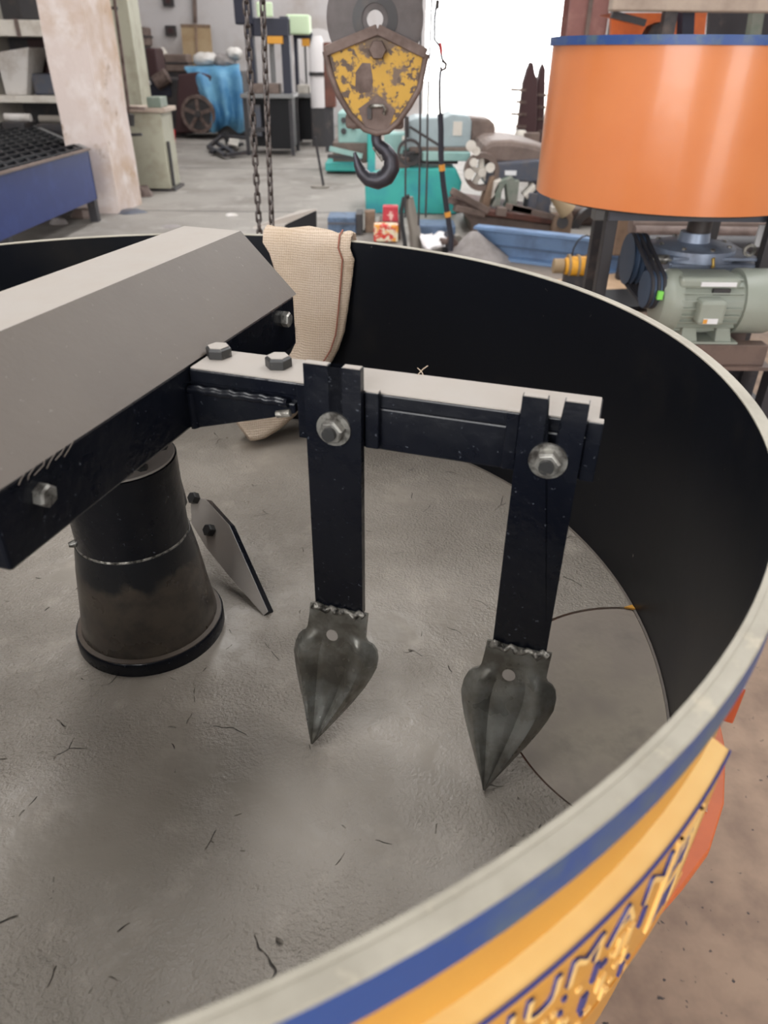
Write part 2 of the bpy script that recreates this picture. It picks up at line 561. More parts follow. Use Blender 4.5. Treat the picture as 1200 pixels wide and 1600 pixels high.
struct(MB().box((corner_x - 0.3, -4.5, 0), (corner_x, WALL_Y, ROOF)).build('wall_left', 'plaster_wall'), 'whitewashed long wall')
# wall behind the camera with two entrances
ENT = [(-5.4, -0.9, 5.4), (2.0, 4.0, 3.4)]
xe = [corner_x] + [v for e in ENT for v in e[:2]] + [RIGHT_X]
for i in range(0, len(xe), 2):
    struct(MB().box((xe[i], -4.7, 0), (xe[i + 1], -4.5, ROOF)).build('wall_front', 'plaster_wall'), 'wall behind the camera')
for k, (x0, x1, z1) in enumerate(ENT):
    struct(MB().box((x0, -4.7, z1), (x1, -4.5, ROOF)).build('trim_%d' % (k + 2), 'plaster_wall'), 'lintel over an entrance behind the camera')
    portal('entrance_opening', ((x0 + x1) / 2, -4.6, z1 / 2), (radians(90), 0, 0), x1 - x0, z1)
struct(MB().box((RIGHT_X, -4.5, 0), (RIGHT_X + 0.25, WALL_Y, ROOF)).build('wall_right', 'plaster_wall'), 'long wall past the orange mixer')
# roof sheets with two rows left open as skylights, running down the shed
ROWS = [(-2.2, -0.85, -1.0, 19.0), (3.2, 5.0, 1.0, 19.0)]  # second row is unseen, added for fill light and the drum's highlight
xs = [corner_x - 0.3] + [v for r in ROWS for v in r[:2]] + [RIGHT_X + 0.25]
for i in range(0, len(xs), 2):
    struct(MB().box((xs[i], -4.7, ROOF), (xs[i + 1], WALL_Y + 0.25, ROOF + 0.08)).build('ceiling', 'roof_sheet'), 'grey roof sheets')
for x0, x1, y0, y1 in ROWS:
    struct(MB().box((x0, -4.7, ROOF), (x1, y0, ROOF + 0.08)).build('ceiling', 'roof_sheet'), 'grey roof sheets')
    struct(MB().box((x0, y1, ROOF), (x1, WALL_Y + 0.25, ROOF + 0.08)).build('ceiling', 'roof_sheet'), 'grey roof sheets')
    portal('skylight_opening', ((x0 + x1) / 2, (y0 + y1) / 2, ROOF + 0.04), (0, 0, 0), x1 - x0, y1 - y0)
portal('door_opening', ((door_l + door_r) / 2, WALL_Y + 0.12, 2.6), (radians(-90), 0, 0), door_r - door_l, 5.2)
#@@TUB
# ================================================================== the mixing pan
TX, TY = -0.3497, 0.8295
RIMZ, FLZ = 1.1318, 0.7141
TC = V((TX, TY, 0))
tub = thing('mixing_pan', 'large round mixing pan, black inside, orange outside with a blue rim, in the foreground', 'mixer pan', (TX, TY, 0))
c2 = (TX, TY)


def cyl_pt(r, adeg, z):
    return V((TX + r * cos(radians(adeg)), TY + r * sin(radians(adeg)), z))


MB().lathe([(0.7500, FLZ - 0.006), (0.7500, RIMZ - 0.001), (0.7535, RIMZ - 0.001), (0.7535, FLZ - 0.006)], c2, 160).build('inner_wall', 'black_wall', tub, smooth=40)
MB().lathe([(0.7535, FLZ - 0.02), (0.7535, RIMZ - 0.03), (0.7570, RIMZ - 0.03), (0.7570, FLZ - 0.02)], c2, 160).build('outer_wall', 'orange_yellow', tub, smooth=40)
rb = MB()
rb.segmat = [0, 1, 1, 1, 0, 0]
rb.lathe([(0.7535, RIMZ - 0.034), (0.7535, RIMZ - 0.0005), (0.7545, RIMZ), (0.7642, RIMZ), (0.7654, RIMZ - 0.0014), (0.7654, RIMZ - 0.034)], c2, 200)
# the inner lip of the rim is worn too
o = rb.build('rim_band', ['blue_paint', 'rim_worn'], tub, smooth=40)
MB().lathe([(0.7498, RIMZ - 0.0012), (0.7498, RIMZ + 0.0004), (0.7541, RIMZ + 0.0004), (0.7541, RIMZ - 0.0012)], c2, 200).build('rim_lip', 'rim_worn', tub, smooth=40)
# bottom flange ring and under-frame
for a in (-4.5, 85.5, 175.5, 265.5):
    poly = [cyl_pt(0.757, a + t, FLZ - 0.034) for t in range(26, -29, -3)] + [cyl_pt(r, a + t, FLZ - 0.034) for t, r in ((-28, 0.768), (-25, 0.782), (-21, 0.801), (-16, 0.814), (-10, 0.822), (-3, 0.825), (4, 0.825), (11, 0.822), (17, 0.816), (22, 0.80), (26, 0.772))]
    MB().prism(poly, (0, 0, 0.016)).build('base_flange', 'orange_dark', tub, bevel=0.002)
MB().lathe([(0.757, FLZ - 0.018), (0.757, FLZ - 0.012), (0.795, FLZ - 0.016), (0.795, FLZ - 0.018)], c2, 24, a0=radians(-22), a1=radians(-12)).build('grit_crust', 'grit_pink', tub, smooth=40)
MB().lathe([(0.30, FLZ - 0.06), (0.30, FLZ - 0.008), (0.752, FLZ - 0.008), (0.752, FLZ - 0.06)], c2, 96).build('under_plate', 'orange_dark', tub, smooth=40)
for a in (35, 125, 215, 305):
    p = TC + V((cos(radians(a)) * 0.62, sin(radians(a)) * 0.62, 0))
    MB().box((p.x - 0.05, p.y - 0.05, 0), (p.x + 0.05, p.y + 0.05, FLZ - 0.05)).build('leg', 'orange_dark', tub, bevel=0.004)

# --- floor plates: the pan floor with the round-nosed discharge door let into its edge
DC, DR = V((0.722, -0.155)), 0.212
FR = 0.7485


def arc_pts(gap):
    """the door's circle, kept where it lies inside the pan"""
    r = DR + gap
    out = []
    for k in range(721):
        t = radians(k / 2.0)
        q = DC + V((cos(t), sin(t))) * r
        if q.length < FR - 0.0005:
            out.append((t, q))
    return out


ins = arc_pts(0.0)
a_first = [q for t, q in ins]
# order along the arc: it runs from the lower crossing to the upper one through the pan's inside
ts = sorted([t for t, q in ins])
arc = [DC + V((cos(t), sin(t))) * DR for t in ts]
th0, th1 = math.atan2(arc[0].y, arc[0].x), math.atan2(arc[-1].y, arc[-1].x)


def rim_run(a, b, n):
    return [V((cos(a + (b - a) * i / n), sin(a + (b - a) * i / n))) * FR for i in range(n + 1)]


def plate(poly, z0, z1, name, mt, parent):
    m = MB()
    a = [m._v((TX + p.x, TY + p.y, z0)) for p in poly]
    b = [m._v((TX + p.x, TY + p.y, z1)) for p in poly]
    f0, f1 = m._f(a), m._f(b)
    n = len(poly)
    for i in range(n):
        m._f([a[i], a[(i + 1) % n], b[(i + 1) % n], b[i]])
    bmesh.ops.triangulate(m.bm, faces=[f0, f1])
    return m.build(name, mt, parent)


# door: arc + the pan edge between its two ends (the short way, at the pan's outer edge)
hi, lo = (th0, th1) if th0 > th1 else (th1, th0)
if arc[0].y > arc[-1].y:
    arc_dn = arc            # from the upper crossing to the lower one
else:
    arc_dn = list(reversed(arc))
ctr = V((0.60, -0.15))
shr = lambda pts, d: [p + (V((0.722, -0.155)) - p).normalized() * d for p in pts]
door_poly = shr(arc_dn, 0.0034) + rim_run(lo, hi, 24)[1:-1]
plate(door_poly, FLZ - 0.006, FLZ - 0.0015, 'discharge_door', 'door_dust', tub)
floor_poly = list(reversed(arc_dn)) + rim_run(hi, lo + 2 * pi, 150)[1:-1]
plate(floor_poly, FLZ - 0.006, FLZ, 'pan_floor', 'mortar_film', tub)
MB().lathe([(0.7470, FLZ - 0.002), (0.7470, FLZ + 0.0006), (0.7499, FLZ + 0.0022), (0.7499, FLZ - 0.002)], c2, 160).build('edge_weld', 'dust_slope', tub, smooth=40)

p = gz(983, 951, FLZ)
MB().prism([p + V((-0.008, 0.0, 0.0005)), p + V((0.008, -0.004, 0.0005)), p + V((0.006, 0.006, 0.0005))], (0, 0, 0.003)).build('paint_chip', 'orange_yellow', tub)
# --- hub: cone, collar and flange bolted to the middle of the pan
hub = MB().lathe([(0.0, FLZ), (0.0985, FLZ), (0.0985, FLZ + 0.021), (0.093, FLZ + 0.06), (0.0845, FLZ + 0.13), (0.0775, FLZ + 0.172), (0.0, FLZ + 0.172)], c2, 64, closed=False).build('hub_cone', 'hub_black', tub, smooth=35)
MB().lathe([(0.09, FLZ), (0.107, FLZ), (0.107, FLZ + 0.018), (0.1045, FLZ + 0.021), (0.09, FLZ + 0.021)], c2, 72).build('hub_flange', 'black_paint', hub, smooth=40)
MB().lathe([(0.0965, FLZ + 0.0195), (0.1042, FLZ + 0.0195), (0.1038, FLZ + 0.0225), (0.0975, FLZ + 0.0245)], c2, 72).build('flange_dust', 'dust_slope', hub, smooth=40)
MB().lathe([(0.0, FLZ + 0.172), (0.0755, FLZ + 0.172), (0.0755, FLZ + 0.290), (0.060, FLZ + 0.2915), (0.0, FLZ + 0.2915)], c2, 64, closed=False).build('hub_collar', 'black_paint', hub, smooth=35)
MB().lathe([(0.0, FLZ + 0.2915), (0.0735, FLZ + 0.2912), (0.0725, FLZ + 0.2935), (0.0, FLZ + 0.2935)], c2, 48, closed=False).build('collar_dust', 'dust_top', hub, smooth=40)
MB().lathe([(0.0755, FLZ + 0.170), (0.0766, FLZ + 0.171), (0.0766, FLZ + 0.1732), (0.0755, FLZ + 0.175)], c2, 64).build('weld_ring', 'weld_bead', hub, smooth=40)
for a in (20, 80, 140, 200, 260, 320):
    b = TC + V((cos(radians(a)) * 0.058, sin(radians(a)) * 0.058, FLZ + 0.2935))
    MB().hexbolt(b, ZA, 0.0075, 0.006).build('hub_bolt', 'bolt_dark', hub)
p = gz(131, 850, FLZ + 0.172)
dd = (p - (TC + V((0, 0, p.z)))).normalized()
MB().tube([TC + V((dd.x * 0.075, dd.y * 0.075, FLZ + 0.176)), TC + V((dd.x * 0.084, dd.y * 0.084, FLZ + 0.176))], [0.006, 0.0035], 10).build('grease_nipple', 'bolt_steel', hub, smooth=40)

# --- outside: raised name plate and lugs



PL0, PL1 = -66.0, -38.6
npl = MB()
npl.segmat = [1, 0, 0, 0, 0]
npl.lathe([(0.7565, 1.032), (0.770, 1.0275), (0.7705, 1.0255), (0.7705, 0.872), (0.7565, 0.872)], c2, 30, a0=radians(PL0), a1=radians(PL1))
plate_o = npl.build('name_plate', ['orange_yellow', 'plate_cream'], tub, smooth=40)
MB().lathe([(0.7703, 1.0235), (0.7718, 1.0245), (0.7718, 1.0275), (0.7703, 1.0285)], c2, 30, a0=radians(PL0), a1=radians(PL1)).build('plate_edge', 'letter_blue', plate_o, smooth=40)
MB().lathe([(0.7703, 0.872), (0.7718, 0.872), (0.7718, 0.876), (0.7703, 0.876)], c2, 30, a0=radians(PL0), a1=radians(PL1)).build('plate_edge', 'orange_yellow', plate_o, smooth=40)


def letter_mesh(ch, size):
    cu = bpy.data.curves.new('glyph', 'FONT')
    cu.body = ch
    cu.size = size
    cu.extrude = 0.0011
    cu.resolution_u = 2
    ob = bpy.data.objects.new('glyph', cu)
    COL.objects.link(ob)
    dg = bpy.context.evaluated_depsgraph_get()
    me = bpy.data.meshes.new_from_object(ob.evaluated_get(dg))
    bpy.data.objects.remove(ob)
    return me


def wrap_letter(ch, a_deg, z, size, mt, name):
    """bends a letter round the plate; blue underside shows as its outline"""
    me = letter_mesh(ch, size)
    if not me.vertices:
        return 0
    xs = [v.co.x for v in me.vertices]
    x0, wdt = min(xs), max(xs) - min(xs)
    for v in me.vertices:
        a = radians(a_deg) + (v.co.x - x0) / 0.7705
        r = 0.7717 + (v.co.z if v.co.z > 0 else v.co.z * 1.2) 
        v.co = V((TX + r * cos(a), TY + r * sin(a), z + v.co.y))
    me.materials.clear()
    me.materials.append(MATS['plate_cream'])
    me.materials.append(MATS['letter_blue'])
    for p in me.polygons:
        rad = V((p.center.x - TX, p.center.y - TY, 0)).normalized()
        p.material_index = 0 if p.normal.dot(rad) > 0.5 else 1
    o = bpy.data.objects.new(name, me)
    COL.objects.link(o)
    o.parent = plate_o
    o.matrix_parent_inverse = parent_inv(plate_o)
    return math.degrees(wdt / 0.7705)


a = -62.5
for ch in 'EAJUMANA':
    a += wrap_letter(ch, a, 0.979, 0.046, None, 'letter') + 0.7
a = -61.0
# second and third lines: too small to read in the photograph, raised strokes only
for row, (z0, h) in enumerate(((0.942, 0.024), (0.910, 0.020), (0.882, 0.018))):
    a = -63.0
    while a < -46.5:
        t = random.choice((0.25, 0.3, 0.5))
        for dz0, dz1 in random.choice((((0, 1),), ((0, 0.2), (0.8, 1)), ((0, 1),), ((0.4, 0.6),))):
            MB().lathe([(0.7704, z0 + dz0 * h), (0.7725, z0 + dz0 * h), (0.7725, z0 + dz1 * h), (0.7704, z0 + dz1 * h)], c2, 2, a0=radians(a), a1=radians(a + t)).build('raised_stroke', random.choice(('letter_blue', 'plate_cream')), plate_o)
        a += t + random.choice((0.25, 0.3, 0.9))
# the tall emblem at the right end of the plate
em = MB()
for aa, zz0, zz1, wd in ((-44.6, 0.90, 1.012, 0.5), (-42.0, 0.90, 1.012, 0.5), (-43.3, 0.945, 0.956, 2.6), (-43.3, 1.0, 1.012, 2.6)):
    em.lathe([(0.7704, zz0), (0.7727, zz0), (0.7727, zz1), (0.7704, zz1)], c2, 4, a0=radians(aa - wd / 2), a1=radians(aa + wd / 2))
em.build('emblem', 'plate_cream', plate_o)
em = MB()
for aa, zz0, zz1, wd in ((-43.9, 0.90, 1.0, 0.3), (-42.5, 0.90, 1.0, 0.3), (-43.3, 0.905, 0.935, 0.7), (-43.3, 0.962, 0.992, 0.7)):
    em.lathe([(0.7704, zz0), (0.7722, zz0), (0.7722, zz1), (0.7704, zz1)], c2, 4, a0=radians(aa - wd / 2), a1=radians(aa + wd / 2))
em.build('emblem_outline', 'letter_blue', plate_o)
for adeg, z0, z1, w_ in ((-21.0, 0.862, 0.912, 2.4),):
    lg = MB()
    lg.lathe([(0.756, z0), (0.782, z0), (0.782, z1), (0.756, z1)], c2, 3, a0=radians(adeg - w_), a1=radians(adeg + w_))
    lo_ = lg.build('lug', 'lug_shaded', tub, bevel=0.002)
    MB().lathe([(0.757, z1), (0.781, z1), (0.781, z1 + 0.0015), (0.757, z1 + 0.0015)], c2, 3, a0=radians(adeg - w_ + 0.1), a1=radians(adeg + w_ - 0.1)).build('lug_lit_top', 'dust_top', lo_)  # pale top strip: light on the lug put into the colour
#@@ROTOR
# ================================================================== the rotor: beam, cover, bracket and paddles
UA = V((0.2948, 0.9556, 0)).normalized()
VA = V((UA.y, -UA.x, 0))
RM = Matrix(((UA.x, VA.x, 0, TX), (UA.y, VA.y, 0, TY), (0, 0, 1, 0), (0, 0, 0, 1)))   # (u, v, z) -> room


def L3(u, v, z):
    return RM @ V((u, v, z))


rot = thing('paddle_rotor', 'black steel rotor with a dusty angled cover and two paddles, standing in the mixing pan', 'rotor', (TX, TY, FLZ + 0.29))
MB().cyl((TX, TY, FLZ + 0.285), (TX, TY, 1.10), 0.035, 32).build('shaft', 'black_paint', rot, smooth=40)
bx = MB(RM)
bx.box((-0.336, -0.082, 1.095), (0.241, 0.1555, 1.1655))
beam = bx.build('beam', 'black_paint', rot, bevel=0.003)
# folded cover: two slopes and a flat top
cvr = MB(RM)
prof = [(0.158, 1.1665), (0.0795, 1.2455), (-0.008, 1.2460), (-0.0865, 1.1665)]
inner = [(-0.0825, 1.1655), (-0.0065, 1.2425), (0.078, 1.2420), (0.1545, 1.1655)]
cvr.mi = 0
ring = [V((0.245, v, z)) for v, z in prof + inner]
cvr.prism(ring, (-0.60, 0, 0))
cvr.bm.normal_update()
co = cvr.build('cover', ['dust_slope', 'dust_top', 'black_paint'], rot)
for p in co.data.polygons:
    if p.normal.z > 0.95:
        p.material_index = 1
    elif p.normal.z < 0.1:
        p.material_index = 2
# end plates inside the cover
for u in (0.236, -0.345):
    MB(RM).prism([V((u, v, z)) for v, z in ((0.150, 1.166), (0.076, 1.241), (-0.004, 1.241), (-0.080, 1.166))], (0.004, 0, 0)).build('cover_end', 'black_paint', rot)
for u, z in ((-0.286, 1.140), (0.203, 1.143)):
    bl = MB().hexbolt(L3(u, 0.1545, z), VA, 0.0105, 0.011, 0.3).build('cover_bolt', 'bolt_steel', rot)
# a wisp of torn film hanging at the cover's edge
for k in range(6):
    u0 = -0.235 - k * 0.013 + random.uniform(-0.004, 0.004)
    MB().tube([L3(u0, 0.1580, 1.1675), L3(u0 - random.uniform(0.004, 0.012), 0.1605, 1.165), L3(u0 - random.uniform(0.012, 0.02), 0.1612, 1.1635 - random.uniform(0, 0.003))], 0.0005, 5).build('torn_film', 'dust_slope', rot)

# bracket: gusset and mounting bar
gs = MB(RM)
gs.prism([(-0.052, 0.1555, 1.141), (-0.052, 0.283, 1.141), (-0.052, 0.283, 1.130), (-0.052, 0.252, 1.120), (-0.052, 0.1555, 1.093)], (0.012, 0, 0))
gs.build('gusset', 'black_paint', rot, bevel=0.0015)
gs = MB(RM)
gs.box((-0.046, 0.1555, 1.1385), (0.012, 0.287, 1.1475))
gs.build('seat_plate', 'black_paint', rot)
MB().tube([L3(-0.051 - 0.0012 * (k % 2), 0.158 + k * 0.0062, 1.1415 + 0.0008 * ((k * 7) % 3 - 1)) for k in range(20)], 0.0052, 8).build('weld_bead', 'black_paint', rot, smooth=60)
MB().tube([L3(-0.051, 0.158 + 0.001 * (k % 2), 1.137 - k * 0.006) for k in range(8)], 0.0055, 8).build('weld_bead', 'black_paint', rot, smooth=60)
MB().tube([L3(-0.0535, 0.262 + k * 0.004, 1.127 + k * 0.001) for k in range(5)], 0.0042, 8).build('weld_spatter', 'weld_bead', rot, smooth=60)
br = MB(RM)
br.box((-0.047, 0.1575, 1.1475), (0.016, 0.590, 1.1625))
bar = br.build('mounting_bar', 'black_paint', rot, bevel=0.0015)
MB(RM).box((-0.0455, 0.159, 1.1625), (0.0145, 0.5885, 1.1640)).build('bar_dust', 'dust_top', bar)
br = MB(RM)
br.box((-0.047, 0.286, 1.1000), (0.010, 0.588, 1.1475))
br.build('bar_web', 'black_paint', rot, bevel=0.002)
for v in (0.160 + 0.012, 0.248):
    b = MB().hexbolt(L3(-0.005 if v < 0.2 else -0.012, v, 1.1640), ZA, 0.0148, 0.0115, 0.25 + v).build('bar_bolt', ['bolt_dark'], rot, bevel=0.0006)
    MB().hexbolt(L3(-0.005 if v < 0.2 else -0.012, v, 1.1756), ZA, 0.0118, 0.0008, 0.25 + v).build('bolt_dust', 'dust_top', b)
# straw caught on the bar
for pts in (((0.013, 0.398, 1.164), (0.017, 0.402, 1.169), (0.019, 0.407, 1.173)), ((0.013, 0.404, 1.164), (0.016, 0.401, 1.167), (0.017, 0.396, 1.170))):
    MB().tube([L3(*p) for p in pts], 0.0005, 5).build('straw', 'hessian', rot)


def paddle(vc, tipv, slot, ztop, dv):
    """slotted flat bar with a pointed blade welded to its foot"""
    h = 0.0302
    u0, u1 = -0.0655, -0.0555
    out = [(-h, 0.884), (h, 0.884), (h, ztop), (slot[1], ztop), (slot[1], 1.138), (slot[1] - 0.004, 1.133), (slot[0] + 0.004, 1.133), (slot[0], 1.138), (slot[0], ztop), (-h, ztop)]
    m = MB(RM)
    f0 = [m._v((u0, vc + v, z)) for v, z in out]
    f1 = [m._v((u1, vc + v, z)) for v, z in out]
    a, b = m._f(f0), m._f(f1)
    n = len(out)
    for i in range(n):
        m._f([f0[i], f0[(i + 1) % n], f1[(i + 1) % n], f1[i]])
    bmesh.ops.triangulate(m.bm, faces=[a, b])
    st = m.build('paddle', 'black_paint', rot)
    for s in (-1, 1):
        v0, v1 = (-h, slot[0]) if s < 0 else (slot[1], h)
        MB(RM).box((u0 + 0.001, vc + v0 + 0.001, ztop), (u1 - 0.001, vc + v1 - 0.001, ztop + 0.0009)).build('tine_dust', 'dust_top', st)
    MB(RM).box((-0.0555, vc - 0.0435, 1.1045), (-0.047, vc - 0.0315 + dv, 1.166)).build('guide_plate', 'black_paint', st, bevel=0.001)
    MB(RM).box((-0.0555, vc + 0.0312, 1.1045), (-0.047, vc + 0.0455, 1.167)).build('guide_plate', 'black_paint', st, bevel=0.001)
    for va, vb in ((vc - 0.043, vc - 0.032 + dv), (vc + 0.0317, vc + 0.045)):
        MB(RM).box((-0.055, va, 1.1665), (-0.0475, vb, 1.1682)).build('guide_dust', 'dust_top', st)
    # bolt: washer, nut, thread end
    bz = 1.1265
    bc = L3(u0, vc + 0.001, bz)
    MB().cyl(bc, bc - UA * 0.0025, 0.0185, 28).build('washer', 'bolt_steel', st, smooth=40)
    nt = MB().hexbolt(bc - UA * 0.0025, -UA, 0.0135, 0.010, 0.2).build('nut', 'bolt_steel', st, bevel=0.0005)
    MB().cyl(bc - UA * 0.012, bc - UA * 0.0175, 0.0072, 16).build('bolt_end', 'bolt_dark', st, smooth=40)
    # blade: neck, shoulders, point; ridged down the middle, wings folded back
    A = V((u0 - 0.001, vc, 0.888))
    B = V((-0.137, tipv, FLZ + 0.006))
    ax = (B - A)
    nrm = V((ax.z, 0, -ax.x)).normalized()     # out of the face, towards -u
    if nrm.x > 0:
        nrm = -nrm
    prof = [(0.0, 0.0365, 0.0), (0.10, 0.0368, 0.0), (0.185, 0.0375, 0.0), (0.215, 0.040, 0.2), (0.245, 0.0465, 0.75), (0.285, 0.0515, 1.0), (0.34, 0.0545, 1.0), (0.42, 0.0550, 1.0), (0.50, 0.0510, 1.0), (0.58, 0.0455, 1.0), (0.68, 0.0365, 0.95), (0.78, 0.0262, 0.85), (0.88, 0.0150, 0.6), (0.95, 0.0068, 0.3), (1.0, 0.0012, 0.0)]
    cols = [-1, -0.93, -0.82, -0.70, -0.56, -0.44, -0.34, -0.24, -0.10, 0.10, 0.24, 0.34, 0.44, 0.56, 0.70, 0.82, 0.93, 1]
    grid = []
    for s, hw, lobe in prof:
        row = []
        for c in cols:
            a_ = abs(c)
            # flat middle strip, pressed valley beside it, rolled lobes with their edges folded back
            lift = 0.0
            if a_ > 0.24:
                t = (a_ - 0.24) / 0.76
                lift = lobe * (-0.0035 * math.exp(-((t - 0.16) / 0.10) ** 2) + 0.0080 * math.exp(-((t - 0.52) / 0.24) ** 2) - 0.010 * max(0, t - 0.72) / 0.28)
            belly = -0.017 * sin(pi * s) if s > 0 else 0
            row.append(A + ax * s + V((0, hw * c, 0)) + nrm * (belly + lift))
        grid.append(row)
    m = MB(RM)
    back = [[p - nrm * 0.006 for p in r] for r in grid]
    rings = [list(r) + list(reversed(bk)) for r, bk in zip(grid, back)]
    m.loft(rings)
    bld = m.build('blade', 'blade_steel', st, smooth=45)
    hc = A + ax * 0.215 + nrm * (-0.017 * sin(pi * 0.215) + 0.0004) + V((0, -0.004, 0))
    tl = (ax + nrm * (-0.017 * pi * cos(pi * 0.215))).normalized()
    n2 = (nrm - tl * nrm.dot(tl)).normalized()
    pc, pn = RM @ hc, (RM.to_3x3() @ n2)
    MB().cyl(pc - pn * 0.002, pc + pn * 0.0006, 0.0076, 20).build('bolt_hole', 'dust_top', st, smooth=40)
    w_ = MB()
    w_.tube([L3(u0 - 0.003 - 0.002 * (k % 2), vc - 0.033 + k * 0.006, 0.886 + 0.003 * ((k * 5) % 3 - 1)) for k in range(12)], [0.003 + 0.0022 * ((k * 3) % 4) / 3 for k in range(12)], 7)
    w_.build('blade_weld', 'weld_bead', st, smooth=60)
    return st


paddle(0.3305, 0.3165, (-0.0040, 0.0105), 1.193, 0.0)
paddle(0.5480, 0.5355, (-0.0065, 0.0080), 1.188, 0.0)

# scraper plate beside the hub, on an arm down from the beam
q0, q1, q2 = gz(414, 958, FLZ + 0.004), gz(358, 820, 0.795), gz(298, 782, 0.800)
pn = (q1 - q0).cross(q2 - q0).normalized()
if pn.z < 0:
    pn = -pn
poly = [on_plane(x, y, q0, pn) for x, y in ((297, 776), (322, 780), (358, 820), (419, 956), (412, 962), (356, 898), (322, 856), (299, 818))]
m = MB()
m.prism(poly, -pn * 0.015)
scr = m.build('scraper_plate', ['dust_top', 'black_paint'], rot, bevel=0.001)
for p in scr.data.polygons:
    if p.normal.dot(pn) < 0.7:
        p.material_index = 1
for x, y in ((306, 779), (330, 829)):
    b = on_plane(x, y, q0, pn)
    MB().hexbolt(b, pn, 0.0105, 0.012, 0.4).build('scraper_bolt', 'bolt_dark', scr)
pa = on_plane(300, 790, q0, pn)
MB().bar(pa - UA * 0.0 + V((-0.03, 0.02, -0.01)), V((pa.x - 0.05, pa.y - 0.01, 1.10)), 0.03, 0.012).build('scraper_arm', 'black_paint', rot)

# ================================================================== hessian sack over the far rim
sk = []


def far_cyl(px, py, r):
    d = ray(px, py)
    ox, oy = CAM.x - TX, CAM.y - TY
    a = d.x ** 2 + d.y ** 2
    b = 2 * (ox * d.x + oy * d.y)
    c = ox * ox + oy * oy - r * r
    s = (-b + math.sqrt(b * b - 4 * a * c)) / (2 * a)
    return CAM + d * s


def sack_ring(c, side, nrm, w_, t_, k):
    """flattened bag section with soft folds"""
    out = []
    n = 28
    for j in range(n):
        a = 2 * pi * j / n
        x = abs(cos(a)) ** 0.5 * (1 if cos(a) > 0 else -1)
        y = abs(sin(a)) ** 0.7 * (1 if sin(a) > 0 else -1)
        fold = 0.0035 * sin(x * 6.0 + k * 0.25) + 0.002 * sin(x * 13 + k * 0.6)
        out.append(c + side * (x * w_ / 2) + nrm * (y * t_ / 2 + fold))
    return out


top = far_cyl(484, 372, 0.7575)
rad = V((top.x - TX, top.y - TY, 0)).normalized()
sid = V((rad.y, -rad.x, 0))
st = []
base0 = TC + rad * 0.7575
st.append((TC + rad * 0.782 + V((0, 0, RIMZ - 0.24)), sid, rad, 0.19, 0.012))
st.append((TC + rad * 0.782 + V((0, 0, RIMZ - 0.10)), sid, rad, 0.19, 0.014))
st.append((TC + rad * 0.780 + V((0, 0, RIMZ - 0.012)), sid, (rad + ZA * 0.2).normalized(), 0.190, 0.014))
st.append((TC + rad * 0.772 + V((0, 0, RIMZ + 0.006)), sid, (rad + ZA).normalized(), 0.190, 0.014))
st.append((TC + rad * 0.757 + V((0, 0, RIMZ + 0.011)), sid, ZA, 0.190, 0.014))
st.append((TC + rad * 0.742 + V((0, 0, RIMZ + 0.006)), sid, (-rad + ZA).normalized(), 0.190, 0.014))
st.append((TC + rad * 0.735 + V((0, 0, RIMZ - 0.012)), sid, (-rad + ZA * 0.2).normalized(), 0.190, 0.014))
for px, py, r, wp, tt in ((487, 400, 0.735, 0.186, 0.016), (491, 440, 0.734, 0.165, 0.019), (497, 480, 0.732, 0.135, 0.024), (500, 515, 0.728, 0.112, 0.030), (496, 540, 0.722, 0.098, 0.034), (486, 560, 0.712, 0.090, 0.038)):
    st.append((far_cyl(px, py, r), sid, -rad, wp, tt))
for px, py, r, wp, tt in ((470, 585, 0.70, 0.088, 0.050), (455, 610, 0.685, 0.084, 0.060), (440, 630, 0.668, 0.082, 0.066), (420, 648, 0.648, 0.080, 0.070), (400, 660, 0.630, 0.078, 0.072), (386, 668, 0.618, 0.074, 0.070), (378, 672, 0.611, 0.064, 0.060)):
    p = far_cyl(px, py, r)
    p.z = max(p.z, FLZ + tt * 0.6)
    st.append((p, sid, -rad, wp, tt))
# re-orient the lower sections across their own path
rings = []
for i, (c, s, n_, w_, t_) in enumerate(st):
    if i >= 11:
        tng = (st[min(i + 1, len(st) - 1)][0] - st[i - 1][0]).normalized()
        f = min(1, (i - 10) / 4)
        s2 = tng.cross(-rad).normalized()
        if s2.dot(sid) < 0:
            s2 = -s2
        s = (s * (1 - f) + s2 * f).normalized()
        n_ = s.cross(tng).normalized()
        if n_.dot(-rad) < 0:
            n_ = -n_
    rings.append(sack_ring(c, s, n_, w_, t_, i))
sk = MB().loft(rings).build('hessian_sack', 'hessian', None, smooth=50)
tag(sk, 'tan hessian sack hung over the far rim of the mixing pan', 'sack')
sm = []
for i in range(4, 13):
    c, s, n_, w_, t_ = st[i]
    x = 0.38
    sm.append(c + s * (x * w_) + n_ * (t_ * 0.56 + 0.002) + n_ * (0.0035 * sin(2 * x * 6.0 + i * 0.25) + 0.002 * sin(2 * x * 13 + i * 0.6)))
MB().tube(sm, 0.0018, 6).build('seam', 'seam_thread', sk, smooth=60)
#@@BACK
# ================================================================== hoist: hook block, ropes, hand chains
HY = 2.85


def hp(px, py, dy=0.0):
    return at(px, py, HY + dy)


hz = thing('hook_block', 'chipped yellow crane hook block with a grey sheave, hanging beyond the pan', 'hook block', hp(585, 290))
sc = hp(586, 30)
pxm = (hp(686, 100) - hp(586, 100)).length / 100.0      # metres per pixel at the hoist


def disc_y(c, r, y0, y1, r_in=0.0, n=56):
    """a wheel standing across the view, hub axis along y"""
    prof = [(r_in, y0), (r * 0.90, y0), (r, y0 + 0.006), (r * 0.93, (y0 + y1) / 2), (r, y1 - 0.006), (r * 0.90, y1), (r_in, y1)]
    return MB().lathe(prof, n=n, axis=(V(c), YA, XA, ZA), closed=r_in > 0)


